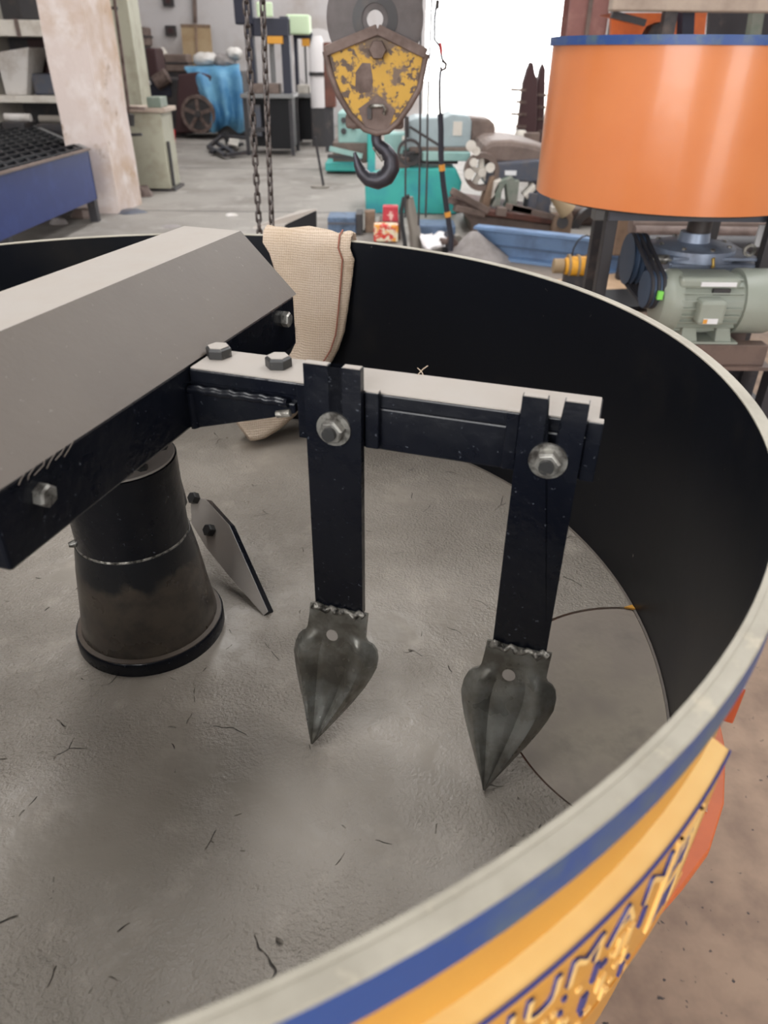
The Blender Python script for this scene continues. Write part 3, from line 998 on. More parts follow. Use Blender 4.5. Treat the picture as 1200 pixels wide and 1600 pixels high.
sh = disc_y(sc, 73 * pxm, -0.03, 0.03, 12.5 * pxm).build('sheave', 'sheave_iron', hz, smooth=40)
MB().lathe([(20 * pxm, -0.036), (34 * pxm, -0.033), (34 * pxm, -0.029), (20 * pxm, -0.029)], n=40, axis=(sc, YA, XA, ZA)).build('sheave_web', 'machine_dark', sh, smooth=40)


def hpoly(pts, y):
    return [at(x, y_, HY + y) for x, y_ in pts]


cheek = [(508, 80), (590, 46), (666, 84), (661, 110), (655, 138), (640, 165), (622, 190), (606, 205), (588, 208), (570, 202), (548, 180), (530, 150), (516, 115)]
for y0, y1 in ((-0.062, -0.048), (0.048, 0.062)):
    m = MB()
    m.prism(hpoly(cheek, y0), (0, y1 - y0, 0))
    ck = m.build('cheek_plate', 'yellow_chipped', hz, bevel=0.003)
    if y0 < 0:
        for a, b in (((508, 80), (590, 46)), ((590, 46), (666, 84))):
            MB().bar(at(*a, HY + y0 - 0.006), at(*b, HY + y0 - 0.006), 0.03, 0.02, up=(0, 1, 0)).build('flange_lip', 'rust_brown', ck, bevel=0.003)
        edge = cheek[2:] + cheek[:1]
        MB().tube([at(x, y, HY + y0 - 0.002) for x, y in edge], 0.010, 8).build('edge_bead', 'rust_brown', ck, smooth=60)
        MB().tube([at(590, 78, HY + y0), at(590, 78, HY + y0 - 0.03)], [0.03, 0.026], 6).build('axle_nut', 'rust_brown', ck)
        MB().prism(hpoly(((556, 112), (566, 98), (579, 99), (583, 128), (579, 143), (562, 146), (555, 136)), y0 - 0.002), (0, 0.003, 0)).build('bare_patch', 'rust_brown', ck)
        MB().prism(hpoly(((560, 170), (590, 148), (618, 172), (606, 204), (588, 207), (572, 202)), y0 - 0.004), (0, 0.004, 0)).build('bare_patch', 'rust_brown', ck)
        MB().tube([at(577, 168, HY + y0 - 0.008), at(580, 166, HY + y0 - 0.02), at(598, 165, HY + y0 - 0.02), at(602, 170, HY + y0 - 0.02), at(600, 178, HY + y0 - 0.01)], 0.006, 8).build('lock_pin', 'bolt_steel', ck, smooth=60)
        MB().bar(at(577, 168, HY + y0 - 0.01), at(577, 186, HY + y0 - 0.01), 0.014, 0.012).build('keeper_plate', 'machine_dark', ck)
MB().box((sc.x - 0.10, HY - 0.05, hp(586, 200).z), (sc.x + 0.10, HY + 0.05, hp(586, 176).z)).build('crosshead', 'rust_brown', hz, bevel=0.01)
# hook: shank, throat, point
hk = [(588, 205), (588, 218), (590, 226), (602, 234), (611, 247), (612, 262), (604, 276), (590, 283), (575, 280), (565, 270), (559, 257), (554, 238)]
hr = [9, 9, 10, 11, 13, 14.5, 15, 14, 12, 10, 7.5, 2.5]
sp, sr = [], []
for i in range(len(hk) - 1):
    for k in range(3):
        t = k / 3
        sp.append(hp(hk[i][0] * (1 - t) + hk[i + 1][0] * t, hk[i][1] * (1 - t) + hk[i + 1][1] * t))
        sr.append((hr[i] * (1 - t) + hr[i + 1] * t) * pxm * 0.95)
sp.append(hp(*hk[-1])); sr.append(hr[-1] * pxm)
MB().tube(sp, sr, 14).build('hook', 'hook_steel', hz, smooth=60)
MB().tube([hp(583, 230, -0.01), hp(590, 240, -0.01), hp(598, 252, -0.01)], 0.005, 8).build('safety_latch', 'bolt_steel', hz, smooth=60)
for px in (519, 651):
    p = hp(px, 36)
    r = MB().tube([V((p.x, HY, p.z)), V((p.x, HY, ROOF))], 0.009, 8).build('hoist_rope', 'rope_dark', None, smooth=60)
    tag(r, 'steel hoist rope rising from the %s side of the hook block' % ('chain' if px < 586 else 'bright door'), 'rope')

# hand chains
lm = MB()
lpts = []
for k in range(16):
    a = 2 * pi * k / 16
    lpts.append(V((0.0085 * cos(a), 0, (0.012 if sin(a) > 0 else -0.012) + 0.0085 * sin(a))))
lm.tube(lpts, 0.0046, 6, closed=True)
link0 = lm.build('link', 'chain_steel', None, smooth=60)
LINKME = link0.data
bpy.data.objects.remove(link0)
CY = 2.9
for idx, (xa, xb, lab) in enumerate(((384, 405, 'rusty hand chain nearer the whitewashed pillar, hanging behind the pan'), (410, 425, 'rusty hand chain nearer the hook block, hanging behind the pan'))):
    pt, pb = at(xa, 0, CY), at(xb, 356, CY)
    d = (pt - pb).normalized()
    p0 = pb - d * 0.35
    L = (pt - p0).length + 0.25
    n = int(L / 0.0325)
    ch = thing('hand_chain', lab, 'chain', p0, 'hand chains of the hoist')
    inv = parent_inv(ch)
    for k in range(n):
        o = bpy.data.objects.new('link', LINKME)
        COL.objects.link(o)
        rz = Matrix.Rotation(pi / 2 * (k % 2) + 0.5 + idx * 0.4, 4, 'Z')
        q = V((0, 0, 1)).rotation_difference(d).to_matrix().to_4x4()
        o.parent = ch
        o.matrix_parent_inverse = inv
        o.matrix_basis = Matrix.Translation(p0 + d * (k * 0.0325)) @ q @ rz

# ================================================================== pendant cable and thin wires
KY = 4.6
pc = thing('pendant_cable', 'black pendant cable with yellow tape bands, hanging in front of the bright door', 'cable', at(705, 372, KY))
MB().tube([at(x, y, KY) for x, y in ((688, 178), (689, 200), (689, 240), (690, 262), (693, 290), (697, 320), (700, 340), (705, 372), (704, 392))], 0.016, 8).build('sleeve', 'cable_black', pc, smooth=60)
MB().tube([at(x, y, KY) for x, y in ((690, 106), (688, 114), (687, 130), (687, 160), (688, 182))], 0.009, 6).build('wire', 'cable_black', pc, smooth=60)
MB().tube([at(x, y, KY) for x, y in ((683, 0), (679, 30), (679, 62), (687, 72), (690, 88), (692, 98))], 0.008, 6).build('wire', 'cable_black', pc, smooth=60)
MB().tube([at(x, y, KY) for x, y in ((688, 66), (689, 78), (690, 88))], [0.008, 0.010, 0.006], 8).build('red_connector', 'cable_red', pc, smooth=60)
MB().tube([at(x, y, KY) for x, y in ((691, 94), (697, 100), (696, 107), (690, 110), (688, 104))], 0.010, 6).build('clamp', 'machine_dark', pc)
MB().tube([at(x, y, KY) for x, y in ((684, 0), (683, 14))], 0.012, 6).build('plug', 'machine_dark', pc)
for y0, y1, xx in ((257, 267, 690), (331, 339, 699)):
    MB().tube([at(xx, y0, KY), at(xx + 1, y1, KY)], 0.019, 10).build('tape_band', 'tape_yellow', pc, smooth=40)
for px, y0, y1, lab in ((633, 120, 340, 'thin dark line hanging nearest the hook'), (657, 60, 352, 'thin dark line with knots between the hook and the black cable'), (668, 178, 340, 'thin dark line hanging closest to the black cable')):
    w_ = MB()
    a, b = at(px, y0, 4.9), at(px - (3 if px > 640 else 0), y1, 4.9)
    w_.tube([b, (a + b) / 2 + V((0.004, 0, 0)), a, V((a.x, a.y, ROOF))], 0.007, 6)
    tag(w_.build('pull_line', 'rope_dark', None, smooth=60), lab, 'line', 'thin lines by the hook block')

# ================================================================== blue tray with a bar grating
TH = 0.66
fl_, fr_ = gz(-40, 384, 0.08), gz(147, 313, 0.08)
tl_, tr_ = gz(-48, 284, TH), gz(138, 233, TH)
bk_ = gz(12, 178, TH)
bvec = V((bk_.x - tr_.x, bk_.y - tr_.y, 0))
tray = thing('screen_tray', 'blue steel tray topped with a black bar grating, beside the pillar', 'screen tray', V((tr_.x, tr_.y, 0)))
fa, fb = V((tl_.x, tl_.y, 0)), V((tr_.x, tr_.y, 0))
fd = (fb - fa).normalized()
bd = bvec.normalized()
BL = bvec.length


def wall_panel(a, b, z0, z1, name):
    MB().prism([V((a.x, a.y, z0)), V((b.x, b.y, z0)), V((b.x, b.y, z1)), V((a.x, a.y, z1))], (bd if name == 'front_panel' else fd) * 0.03).build(name, 'tray_blue', tray, bevel=0.004)


wall_panel(fa, fb, 0.21, TH, 'front_panel')
wall_panel(fb - fd * 0.03, fb + bvec - fd * 0.03, 0.21, TH, 'side_panel')
MB().bar(fa + V((0, 0, TH)), fb + V((0, 0, TH)), 0.05, 0.014).build('top_flange', 'machine_brown', tray)
MB().bar(fb + V((0, 0, TH)) - fd * 0.02, fb + bvec + V((0, 0, TH)) - fd * 0.02, 0.05, 0.014).build('top_flange', 'table_grey', tray)
for k in range(16):
    s = (k + 0.6) / 16.5
    a = fa + bvec * s + V((0, 0, TH - 0.02))
    b = fb + bvec * s + V((0, 0, TH - 0.02)) - fd * 0.04
    MB().bar(a, b, 0.035, 0.05).build('grating_bar', 'grid_black', tray)
for k in range(12):
    p = fb - fd * (0.12 + k * 0.2) + V((0, 0, TH - 0.03))
    MB().bar(p + bd * 0.05, p + bvec, 0.025, 0.05).build('cross_bar', 'grid_black', tray)
for p in (fb - fd * 0.1 + bd * 0.1, fb - fd * 0.1 + bvec * 0.9, fa + fd * 0.3 + bd * 0.1):
    MB().box((p.x - 0.04, p.y - 0.04, 0), (p.x + 0.04, p.y + 0.04, 0.46)).build('foot', 'frame_dark', tray)
MB().prism([V((fa.x, fa.y, 0.45)) + bd * 0.05, V((fb.x, fb.y, 0.45)) + bd * 0.05 - fd * 0.05, V((fb.x, fb.y, 0.45)) + bvec - fd * 0.05, V((fa.x, fa.y, 0.45)) + bvec], (0, 0, 0.02)).build('hopper_floor', 'grid_black', tray)

# ================================================================== pillar, green column, switch box
pl_, pr_ = gz(124, 334, 0), gz(186, 334, 0)
pf_ = gz(211, 322, 0)
dep = V((pf_.x - pr_.x, pf_.y - pr_.y, 0))
dep = V((0.06, 0.62, 0))
seg = []
for k in range(15):
    z = ROOF * k / 14
    j = lambda: random.uniform(-0.012, 0.012)
    seg.append([V((pl_.x + j(), pl_.y, z)), V((pr_.x + j(), pr_.y, z)), V((pr_.x + dep.x + j(), pr_.y + dep.y, z)), V((pl_.x, pl_.y + 0.62, z))])
struct(MB().loft(seg).build('pillar_left', 'plaster'), 'whitewashed plaster pillar with worn edges')
gx0, gx1 = at(178, 100, 9.6).x, at(222, 165, 9.6).x
g0 = at(176, 0, 9.5)
col_ = MB()
a, b = at(181, 100, 10.5), at(213, 100, 10.5)
struct(MB().box((a.x, 10.5, 0), (b.x, 10.95, ROOF)).build('column_left', 'green_grey'), 'pale green column behind the pillar')
cbx0, cbx1 = gz(204, 299, 0).x, gz(268, 299, 0).x
cby = gz(240, 299, 0).y
ctop = at(240, 176, cby).z
cab = thing('machine_plinth', 'pale green-grey steel cabinet standing behind the whitewashed pillar', 'cabinet', V(((cbx0 + cbx1) / 2, cby, 0)))
MB().box((cbx0, cby, 0.03), (cbx1, cby + 0.5, ctop)).build('body', 'green_grey', cab, bevel=0.01)
MB().box((cbx0 - 0.02, cby - 0.02, ctop), (cbx1 + 0.06, cby + 0.52, ctop + 0.05)).build('top_slab', 'beam_beige', cab, bevel=0.008)
MB().box((cbx0 + 0.02, cby + 0.02, 0), (cbx1 + 0.05, cby + 0.5, 0.03)).build('base_plate', 'machine_dark', cab)
MB().box((cbx1 - 0.14, cby - 0.01, ctop + 0.05), (cbx1 + 0.02, cby + 0.3, ctop + 0.16)).build('clamp_head', 'machine_green', cab, bevel=0.01)
MB().bar(V((cbx1 + 0.02, cby + 0.1, 0.05)), V((cbx1 + 0.02, cby + 0.1, 0.55)), 0.03, 0.03).build('side_rail', 'machine_dark', cab)
cy_ = 9.1
cond = thing('conduit_pipe', 'thin dark conduit with a valve, fixed along the pale green column', 'conduit', at(203, 240, cy_))
MB().tube([at(x, y, cy_) for x, y in ((176, -30), (180, 10), (191, 90), (200, 162), (203, 235))], 0.018, 8).build('tube', 'rust_brown', cond, smooth=60)
MB().tube([at(x, y, cy_) for x, y in ((203, 178), (203, 196))], 0.05, 8).build('valve_body', 'machine_dark', cond)
MB().bar(at(198, 211, cy_ - 0.03), at(222, 210, cy_ - 0.03), 0.03, 0.03).build('valve_lever', 'machine_dark', cond)
MB().bar(at(166, 12, cy_), at(184, 13, cy_), 0.02, 0.03).build('pipe_clip', 'machine_dark', cond)
MB().bar(at(200, 168, cy_), at(226, 170, cy_), 0.03, 0.03).build('branch', 'rust_brown', cond)

for i, (px, py, w_, h_, mt, lab) in enumerate(((222, 306, 0.26, 0.10, 'rust_brown', 'rust-brown lump of scrap at the foot of the pale green cabinet'), (205, 332, 0.30, 0.03, 'machine_slate', 'flat grey offcut in front of the whitewashed pillar'), (92, 350, 0.16, 0.06, 'grey_cloth', 'crumpled grey wrapper on the floor below the blue tray'), (130, 340, 0.22, 0.08, 'machine_brown', 'brown rag on the floor between tray and pillar'), (268, 354, 0.22, 0.012, 'grey_cloth', 'flat grey scrap on the floor just behind the pan'), (362, 337, 0.14, 0.02, 'sack_white', 'small white scrap of paper beside the hanging chains'))):
    c = gz(px, py, 0)
    rings = []
    for a in range(5):
        rr_ = w_ * (1 - 0.22 * a ** 1.3 / 3)
        rings.append([V((c.x + rr_ * 0.5 * cos(b_ * pi / 5) * (1 + 0.25 * sin(b_ * 2.3 + i)), c.y + rr_ * 0.4 * sin(b_ * pi / 5) * (1 + 0.2 * sin(b_ * 1.7 + i * 2)), 0.001 + h_ * a / 4 * (1 + 0.2 * sin(b_ * 3 + a)))) for b_ in range(10)])
    tag(MB().loft(rings).build('floor_scrap', mt, None, smooth=50), lab, 'scrap')

# ================================================================== storage rack at far left
RY = 10.6
rk = thing('storage_rack', 'pale storage rack against the long wall beside the pillar', 'rack', gz(60, 240, 0))
sx0, sx1 = at(-60, 100, RY).x, at(112, 100, RY).x
for ytop, ybot, nm in ((31, 57, 'shelf_edge'), (150, 161, 'shelf_edge')):
    z1, z0 = at(50, ytop, RY).z, at(50, ybot, RY).z
    MB().box((sx0, RY, z0), (sx1, RY + 0.9, z1)).build(nm, 'cream_paint', rk, bevel=0.01)
for px in (-40, 118):
    x = at(px, 100, RY).x
    MB().box((x, RY + 0.02, 0), (x + 0.1, RY + 0.88, at(50, -60, RY).z)).build('upright', 'cream_paint', rk)
MB().box((at(24, 40, RY).x, RY - 0.02, at(50, 58, RY).z), (at(30, 40, RY).x, RY, at(50, 30, RY).z)).build('joint_strip', 'machine_brown', rk)
MB().box((sx0, RY + 0.88, 0), (sx1, RY + 0.93, at(50, -60, RY).z)).build('back_panel', 'machine_dark', rk)
z0 = at(50, 150, RY).z
hb = MB()
tp = [at(1, 82, RY + 0.25), at(52, 74, RY + 0.25)]
bt = [at(12, 149, RY + 0.25), at(44, 149, RY + 0.25)]
hb.hexa([V((bt[0].x, RY + 0.2, z0)), V((bt[1].x, RY + 0.2, z0)), V((bt[1].x, RY + 0.6, z0)), V((bt[0].x, RY + 0.6, z0)),
         V((tp[0].x, RY + 0.1, tp[0].z)), V((tp[1].x, RY + 0.1, tp[1].z)), V((tp[1].x, RY + 0.7, tp[1].z)), V((tp[0].x, RY + 0.7, tp[0].z))])
tag(hb.build('sheet_hopper', 'sack_white', None, bevel=0.01), 'white tapered sheet-metal hopper on the rack shelf', 'hopper')
x0, x1 = at(48, 120, RY + 0.3).x, at(84, 120, RY + 0.3).x
tag(MB().box((x0, RY + 0.3, z0), (x1, RY + 0.7, at(60, 116, RY).z)).build('grey_bin', 'machine_slate', None, bevel=0.02), 'grey bin standing next to the white hopper on the rack', 'bin')
x0, x1 = at(48, 90, RY + 0.76).x, at(80, 90, RY + 0.76).x
tag(MB().box((x0, RY + 0.76, z0), (x1, RY + 0.8, at(60, 60, RY).z)).build('brown_board', 'maroon', None, bevel=0.004), 'dark brown board leaning in the back of the rack', 'board')
z1 = at(50, 31, RY).z
tag(MB().box((at(18, 10, RY).x, RY + 0.2, z1), (at(60, 10, RY).x, RY + 0.8, z1 + 0.5)).build('dark_carton', 'machine_dark', None, bevel=0.02), 'dark carton on the upper shelf of the rack', 'carton')
lowz = 0.0
for i, (xa, xb, yy, mt, lab) in enumerate(((8, 48, 183, 'sack_white', 'pale pipe lying nearer the picture edge under the rack shelf'), (62, 108, 186, 'pipe_grey', 'grey pipe lying next to the pillar under the rack shelf'))):
    a, b = at(xa, yy, RY - 0.4), at(xb, yy + 1, RY - 0.4)
    s = thing('steel_pipe', lab, 'pipe', V(((a.x + b.x) / 2, RY - 0.4, 0)))
    MB().tube([a, b], 0.045, 10).build('pipe', mt, s, smooth=40)
    MB().box((a.x + 0.02, RY - 0.6, 0), (b.x - 0.02, RY - 0.2, a.z - 0.04)).build('block', 'machine_dark', s, bevel=0.02)

# ================================================================== machines against the end wall
TY0 = 16.8
gzv = lambda px, y: at(px, 100, y).x
# dark machine
dm = thing('dark_machine', 'dark blue-black machine with a white sticker behind the pale green cabinet', 'machine', V((gzv(250, TY0), TY0, 0)))
x0, x1 = gzv(224, TY0), gzv(277, TY0)
MB().box((x0, TY0, 0.05), (x1, TY0 + 0.9, at(250, 122, TY0).z)).build('body', 'machine_dark', dm, bevel=0.04)
MB().box((x0 + 0.05, TY0 + 0.1, at(250, 122, TY0).z), (gzv(244, TY0), TY0 + 0.7, at(250, 75, TY0).z)).build('head', 'maroon', dm, bevel=0.04)
MB().box((x0, TY0 - 0.05, at(250, 150, TY0).z), (gzv(262, TY0), TY0, at(250, 128, TY0).z)).build('apron', 'navy', dm, bevel=0.01)
MB().bar(at(229, 124, TY0 - 0.08), at(236, 132, TY0 - 0.08), 0.1, 0.03).build('sticker', 'paper_white', dm)
MB().tube([at(244, 130, TY0 - 0.1), at(262, 118, TY0 - 0.1)], 0.14, 12).build('motor_can', 'rust_brown', dm, smooth=40)
MB().box((x0, TY0 + 0.05, 0), (x1, TY0 + 0.85, 0.05)).build('base', 'machine_dark', dm)
# clutter on top shelf behind
for i, (xa, xb, ya, yb, mt, lab, ct) in enumerate((
        (208, 232, 42, 72, 'machine_brown', 'brown crate stacked above the dark machine', 'crate'),
        (240, 256, 74, 112, 'cream_paint', 'cream canister standing behind the dark machine', 'canister'),
        (256, 292, 84, 112, 'machine_brown', 'brown scrap bin below the plywood board', 'bin'))):
    y = TY0 + 1.4
    x0, x1 = at(xa, 90, y).x, at(xb, 90, y).x
    t = thing(ct, lab, ct, V(((x0 + x1) / 2, y, 0)))
    zt, zb_ = at(250, ya, y).z, at(250, yb, y).z
    if ct == 'canister':
        MB().lathe([(0.0, zb_), ((x1 - x0) / 2, zb_), ((x1 - x0) / 2, zt - 0.08), ((x1 - x0) / 4, zt), (0.0, zt)], ((x0 + x1) / 2, y + 0.3), 20, closed=False).build('shell', mt, t, smooth=40)
    else:
        MB().box((x0, y, zb_), (x1, y + 0.5, zt)).build('shell', mt, t, bevel=0.03)
    MB().box((x0 + 0.04, y + 0.05, 0), (x1 - 0.04, y + 0.45, zb_)).build('stand', 'machine_dark', t)
    MB().box((x0 - 0.02, y - 0.02, zb_ + (zt - zb_) * 0.45), (x1 + 0.02, y + 0.52, zb_ + (zt - zb_) * 0.55)).build('band', 'machine_dark', t)
# flywheel machine under the tarp
fm = thing('flywheel_press', 'maroon machine with a large dark flywheel, half covered by a blue tarp', 'machine', V((gzv(318, 16.6), 16.6, 0)))
FY = 16.4
x0, x1 = gzv(272, FY), gzv(326, FY)
m = MB()
m.prism([at(274, 208, FY), at(326, 208, FY), at(330, 118, FY), at(310, 112, FY), at(278, 116, FY)], (0, 1.1, 0))
m.build('frame', 'maroon', fm, bevel=0.03)
fc = at(311, 178, FY - 0.12)
fr = (at(311, 148, FY - 0.12) - fc).length
MB().lathe([(fr * 0.82, -0.10), (fr, -0.10), (fr, 0.10), (fr * 0.82, 0.10)], n=48, axis=(fc, YA, XA, ZA)).build('flywheel_rim', 'rust_brown', fm, smooth=40)
MB().lathe([(0.0, -0.05), (fr * 0.84, -0.05), (fr * 0.84, 0.03), (0.0, 0.03)], n=48, axis=(fc, YA, XA, ZA), closed=False).build('flywheel_web', 'machine_dark', fm, smooth=40)
for k in range(5):
    a = 2 * pi * k / 5 + 0.3
    MB().bar(fc + YA * -0.06, fc + V((cos(a), 0, sin(a))) * fr * 0.84 + YA * -0.06, 0.07, 0.05, up=(0, 1, 0)).build('spoke', 'rust_brown', fm)
MB().cyl(fc - YA * 0.14, fc + YA * 0.1, fr * 0.18, 16).build('hub', 'machine_dark', fm, smooth=40)
m = MB()
m.box((gzv(326, FY), FY + 0.15, 0), (gzv(376, FY), FY + 1.2, at(340, 112, FY).z))
m.build('bed', 'machine_dark', fm, bevel=0.04)
# tarp: draped sheet with folds over the bed
g = []
cols_ = 22
for r, (yy, dy, amp) in enumerate(((106, 0.9, 0.02), (104, 0.45, 0.02), (108, 0.10, 0.03), (122, -0.02, 0.05), (150, -0.06, 0.08), (178, -0.10, 0.11), (202, -0.12, 0.13))):
    row = []
    for c in range(cols_):
        t = c / (cols_ - 1)
        px = 288 + 86 * t if r < 4 else 324 + (382 - 324) * t if r > 4 else 312 + (380 - 312) * t
        if r == 3:
            px = 300 + 78 * t
        yb = yy + (6 * sin(t * 9) if r == 6 else 0) + (-4 * t if r < 2 else 0)
        row.append(at(px, yb, FY + dy + amp * sin(t * 17 + r * 0.4)))
    g.append(row)
tp_ = MB().sheet(g).build('tarp', 'tarp_blue', None, smooth=80, solid=0.012)
tag(tp_, 'light blue tarp draped over the flywheel machine', 'tarp')
# things on the tarp machine
for i, (xc, yc, rw, rh, mt, lab) in enumerate(((322, 93, 19, 10, 'sack_white', 'grey-white bundle lying nearest the plywood board on the tarped machine'), (352, 96, 17, 11, 'grey_cloth', 'grey bundle lying in the middle of the tarped machine'), (366, 84, 12, 9, 'sack_white', 'small white bundle on top beside the black presses'))):
    c = at(xc, yc, FY + 0.55)
    k = (at(xc + 100, yc, FY + 0.55) - c).length / 100
    m = MB()
    rings = []
    for a in range(9):
        ph = pi * a / 8
        rings.append([c + V((rw * k * cos(ph) * -1, 0.25 * sin(ph) ** 0.6 * cos(b_ * pi / 6) + 0.02 * sin(b_ * 2 + a), rh * k * sin(ph) ** 0.6 * sin(b_ * pi / 6) + 0.015 * sin(b_ * 3 + a * 2))) for b_ in range(12)])
    m.loft(rings)
    tag(m.build('cloth_bundle', mt, None, smooth=70), lab, 'bundle', 'bundles on the tarped machine')
pw = at(309, 100, 18.6)
m = MB()
m.prism([at(288, 104, 18.7), at(334, 104, 18.7), at(328, 39, 19.6), at(282, 38, 19.6)], (0, 0.05, 0))
ply = m.build('plywood_board', 'plywood', None, bevel=0.004)
tag(ply, 'tall plywood board leaning in the corner of the end wall', 'board')
MB().bar(at(308, 104, 18.66), at(306, 39, 19.56), 0.05, 0.03, up=(0, 1, 0)).build('batten', 'cardboard', ply)
MB().bar(at(282, 40, 19.54), at(328, 41, 19.54), 0.06, 0.03, up=(0, 1, 0)).build('batten', 'cardboard', ply)
tag(MB().bar(at(303, -20, 19.94), at(305, 36, 19.94), 0.08, 0.08).build('wall_conduit', 'machine_brown', None), 'brown conduit running down the wall above the plywood board', 'conduit')
for x, y, lab in ((263, 2, 'small dark wall box above the other'), (267, 48, 'small dark wall box level with the plywood board')):
    p = at(x, y, WALL_Y - 0.05)
    b_ = MB().box((p.x - 0.12, WALL_Y - 0.10, p.z - 0.1), (p.x + 0.12, WALL_Y, p.z + 0.1)).build('wall_box', 'machine_dark', None, bevel=0.01)
    tag(b_, lab, 'switch box', 'boxes on the end wall')
    MB().box((p.x - 0.05, WALL_Y - 0.12, p.z - 0.04), (p.x + 0.05, WALL_Y - 0.10, p.z + 0.04)).build('switch', 'maroon', b_)
rp = gz(263, 206, 0.0)
rp = at(264, 203, 15.6)
pail = thing('red_pail', 'small red pail on the floor beside the dark machine', 'pail', V((rp.x, rp.y, 0)))
MB().lathe([(0.0, 0), (0.09, 0), (0.12, 0.22), (0.108, 0.22), (0.08, 0.02), (0, 0.02)], (rp.x, rp.y), 20, closed=False).build('bucket', 'red_plastic', pail, smooth=40)
MB().tube([V((rp.x + 0.118 * cos(pi * k / 8), rp.y, 0.21 + 0.09 * sin(pi * k / 8))) for k in range(9)], 0.006, 6).build('handle', 'bolt_dark', pail)

# scrap frame on the floor
sf = gz(352, 236, 0)
fr_o = thing('scrap_frame', 'dark tangled steel frame lying on the floor near the black presses', 'scrap frame', V((sf.x, sf.y, 0)))
for a, b in (((326, 230), (352, 243)), ((352, 243), (384, 238)), ((326, 230), (346, 212)), ((346, 212), (384, 216)), ((336, 222), (366, 240)), ((352, 206), (356, 226)), ((330, 238), (378, 225))):
    pa, pb = gz(*a, 0.06), gz(*b, 0.06)
    pa = at(*a, min(pa.y, 14.6)); pb = at(*b, min(pb.y, 14.6))
    pa.z, pb.z = max(0.04, pa.z), max(0.04, pb.z)
    MB().bar(pa, pb, 0.07, 0.05).build('strut', 'frame_dark', fr_o)
m = MB()
pp = [gz(356, 226, 0.1), gz(372, 230, 0.1), gz(374, 219, 0.1), gz(359, 217, 0.1)]
m.prism(pp, (0, 0, 0.02))
m.build('pan_tray', 'cream_paint', fr_o)

# ================================================================== three black presses in a receding row
prs = ((378, 456, 243, 'nearest and widest black press, an amber plate under its navy crosshead, behind the chains', 1), (457, 490, 228, 'middle black press with a large lime hood', 2), (488, 510, 217, 'farthest black press with a white wheel guard, next to the hook block', 3))
for i, (xa, xb, yb, lab, kind) in enumerate(prs):
    y = gz((xa + xb) / 2, yb, 0).y
    X = lambda px: at(px, 150, y).x
    Zp = lambda py: at((xa + xb) / 2, py, y).z
    x0, x1 = X(xa), X(xb)
    wv = x1 - x0
    zt = Zp(147)
    t = thing('press_bench', lab, 'press', V(((x0 + x1) / 2, y, 0)), 'black presses in a row')
    cabx = x0 + wv * (0.52 if i == 0 else 0.05)
    MB().box((cabx, y + 0.03, 0.10), (x1 - 0.03, y + 0.8, zt - 0.06)).build('cabinet', 'black_plain', t, bevel=0.01)
    if i == 0:
        MB().box((x0 + 0.08, y + 0.2, 0.12), (cabx, y + 0.8, zt - 0.06)).build('rear_panel', 'black_plain', t)
        MB().box((x0 + wv * 0.22, y + 0.05, zt - 0.62), (x0 + wv * 0.34, y + 0.10, zt - 0.16)).build('front_plate', 'machine_slate', t, bevel=0.008)
        MB().box((x0 + 0.06, y + 0.02, 0.36), (cabx, y + 0.08, 0.42)).build('lower_rail', 'frame_dark', t)
    MB().box((x0 - 0.02, y - 0.05, zt - 0.06), (x1 + 0.02, y + 0.85, zt)).build('table_top', 'table_grey', t, bevel=0.008)
    for sx in (x0, x1 - 0.06):
        for sy in (y, y + 0.76):
            MB().box((sx, sy, 0), (sx + 0.06, sy + 0.06, zt - 0.06)).build('leg', 'frame_dark', t)
    tops = ((-40, 24), (50, 50), (80, 80))[i]
    for sx, w_, py in ((x0 + wv * 0.10, 0.16, tops[0]), (x1 - wv * 0.20, 0.17, tops[1])):
        MB().box((sx, y + 0.25, zt), (sx + wv * w_, y + 0.45, Zp(py))).build('upright', 'navy', t, bevel=0.006)
    cr0, cr1 = ((56, 27), (60, 52), (96, 80))[i]
    MB().box((x0 + wv * (0.28 if i == 0 else 0.1), y + 0.22, Zp(cr0)), (x1 - wv * 0.03, y + 0.48, Zp(cr1))).build('crosshead', 'navy', t, bevel=0.01)
    if i == 0:
        MB().box((x0 - 0.05, y + 0.2, Zp(38)), (x0 + wv * 0.30, y + 0.5, Zp(-40))).build('power_unit', 'navy', t, bevel=0.02)
    MB().cyl(V((x0 + wv * 0.60, y + 0.35, Zp(cr0))), V((x0 + wv * 0.60, y + 0.35, zt + 0.15)), wv * 0.05, 14).build('ram', 'table_grey', t, smooth=40)
    MB().box((x0 + wv * 0.50, y + 0.18, Zp(cr0 + 12)), (x0 + wv * 0.85, y + 0.48, Zp(cr0))).build('amber_plate', 'amber', t, bevel=0.006)
    MB().box((x0 + wv * 0.20, y + 0.15, zt), (x0 + wv * 0.72, y + 0.6, zt + 0.14)).build('die', 'machine_brown' if i == 0 else 'cream_paint', t, bevel=0.01)
    if i == 0:
        MB().box((X(408), y + 0.14, Zp(26)), (X(432), y + 0.2, Zp(2))).build('hood', 'panel_lime', t, bevel=0.02)
    elif i == 1:
        MB().box((X(452), y + 0.1, Zp(54)), (X(487), y + 0.5, Zp(22))).build('hood', 'panel_lime', t, bevel=0.03)
    else:
        MB().lathe([(0.0, -0.05), (0.5, -0.05), (0.5, 0.05), (0, 0.05)], n=28, axis=(V((X(499), y + 0.15, Zp(92))), YA, XA, ZA), closed=False).build('wheel_guard', 'paper_white', t, smooth=40)
        MB().box((X(490), y + 0.1, zt), (X(508), y + 0.2, Zp(100))).build('guard_post', 'paper_white', t)
stf = gz(506, 293, 0)
stn = thing('thin_stand', 'thin dark rod stand on the floor in front of the presses', 'stand', stf)
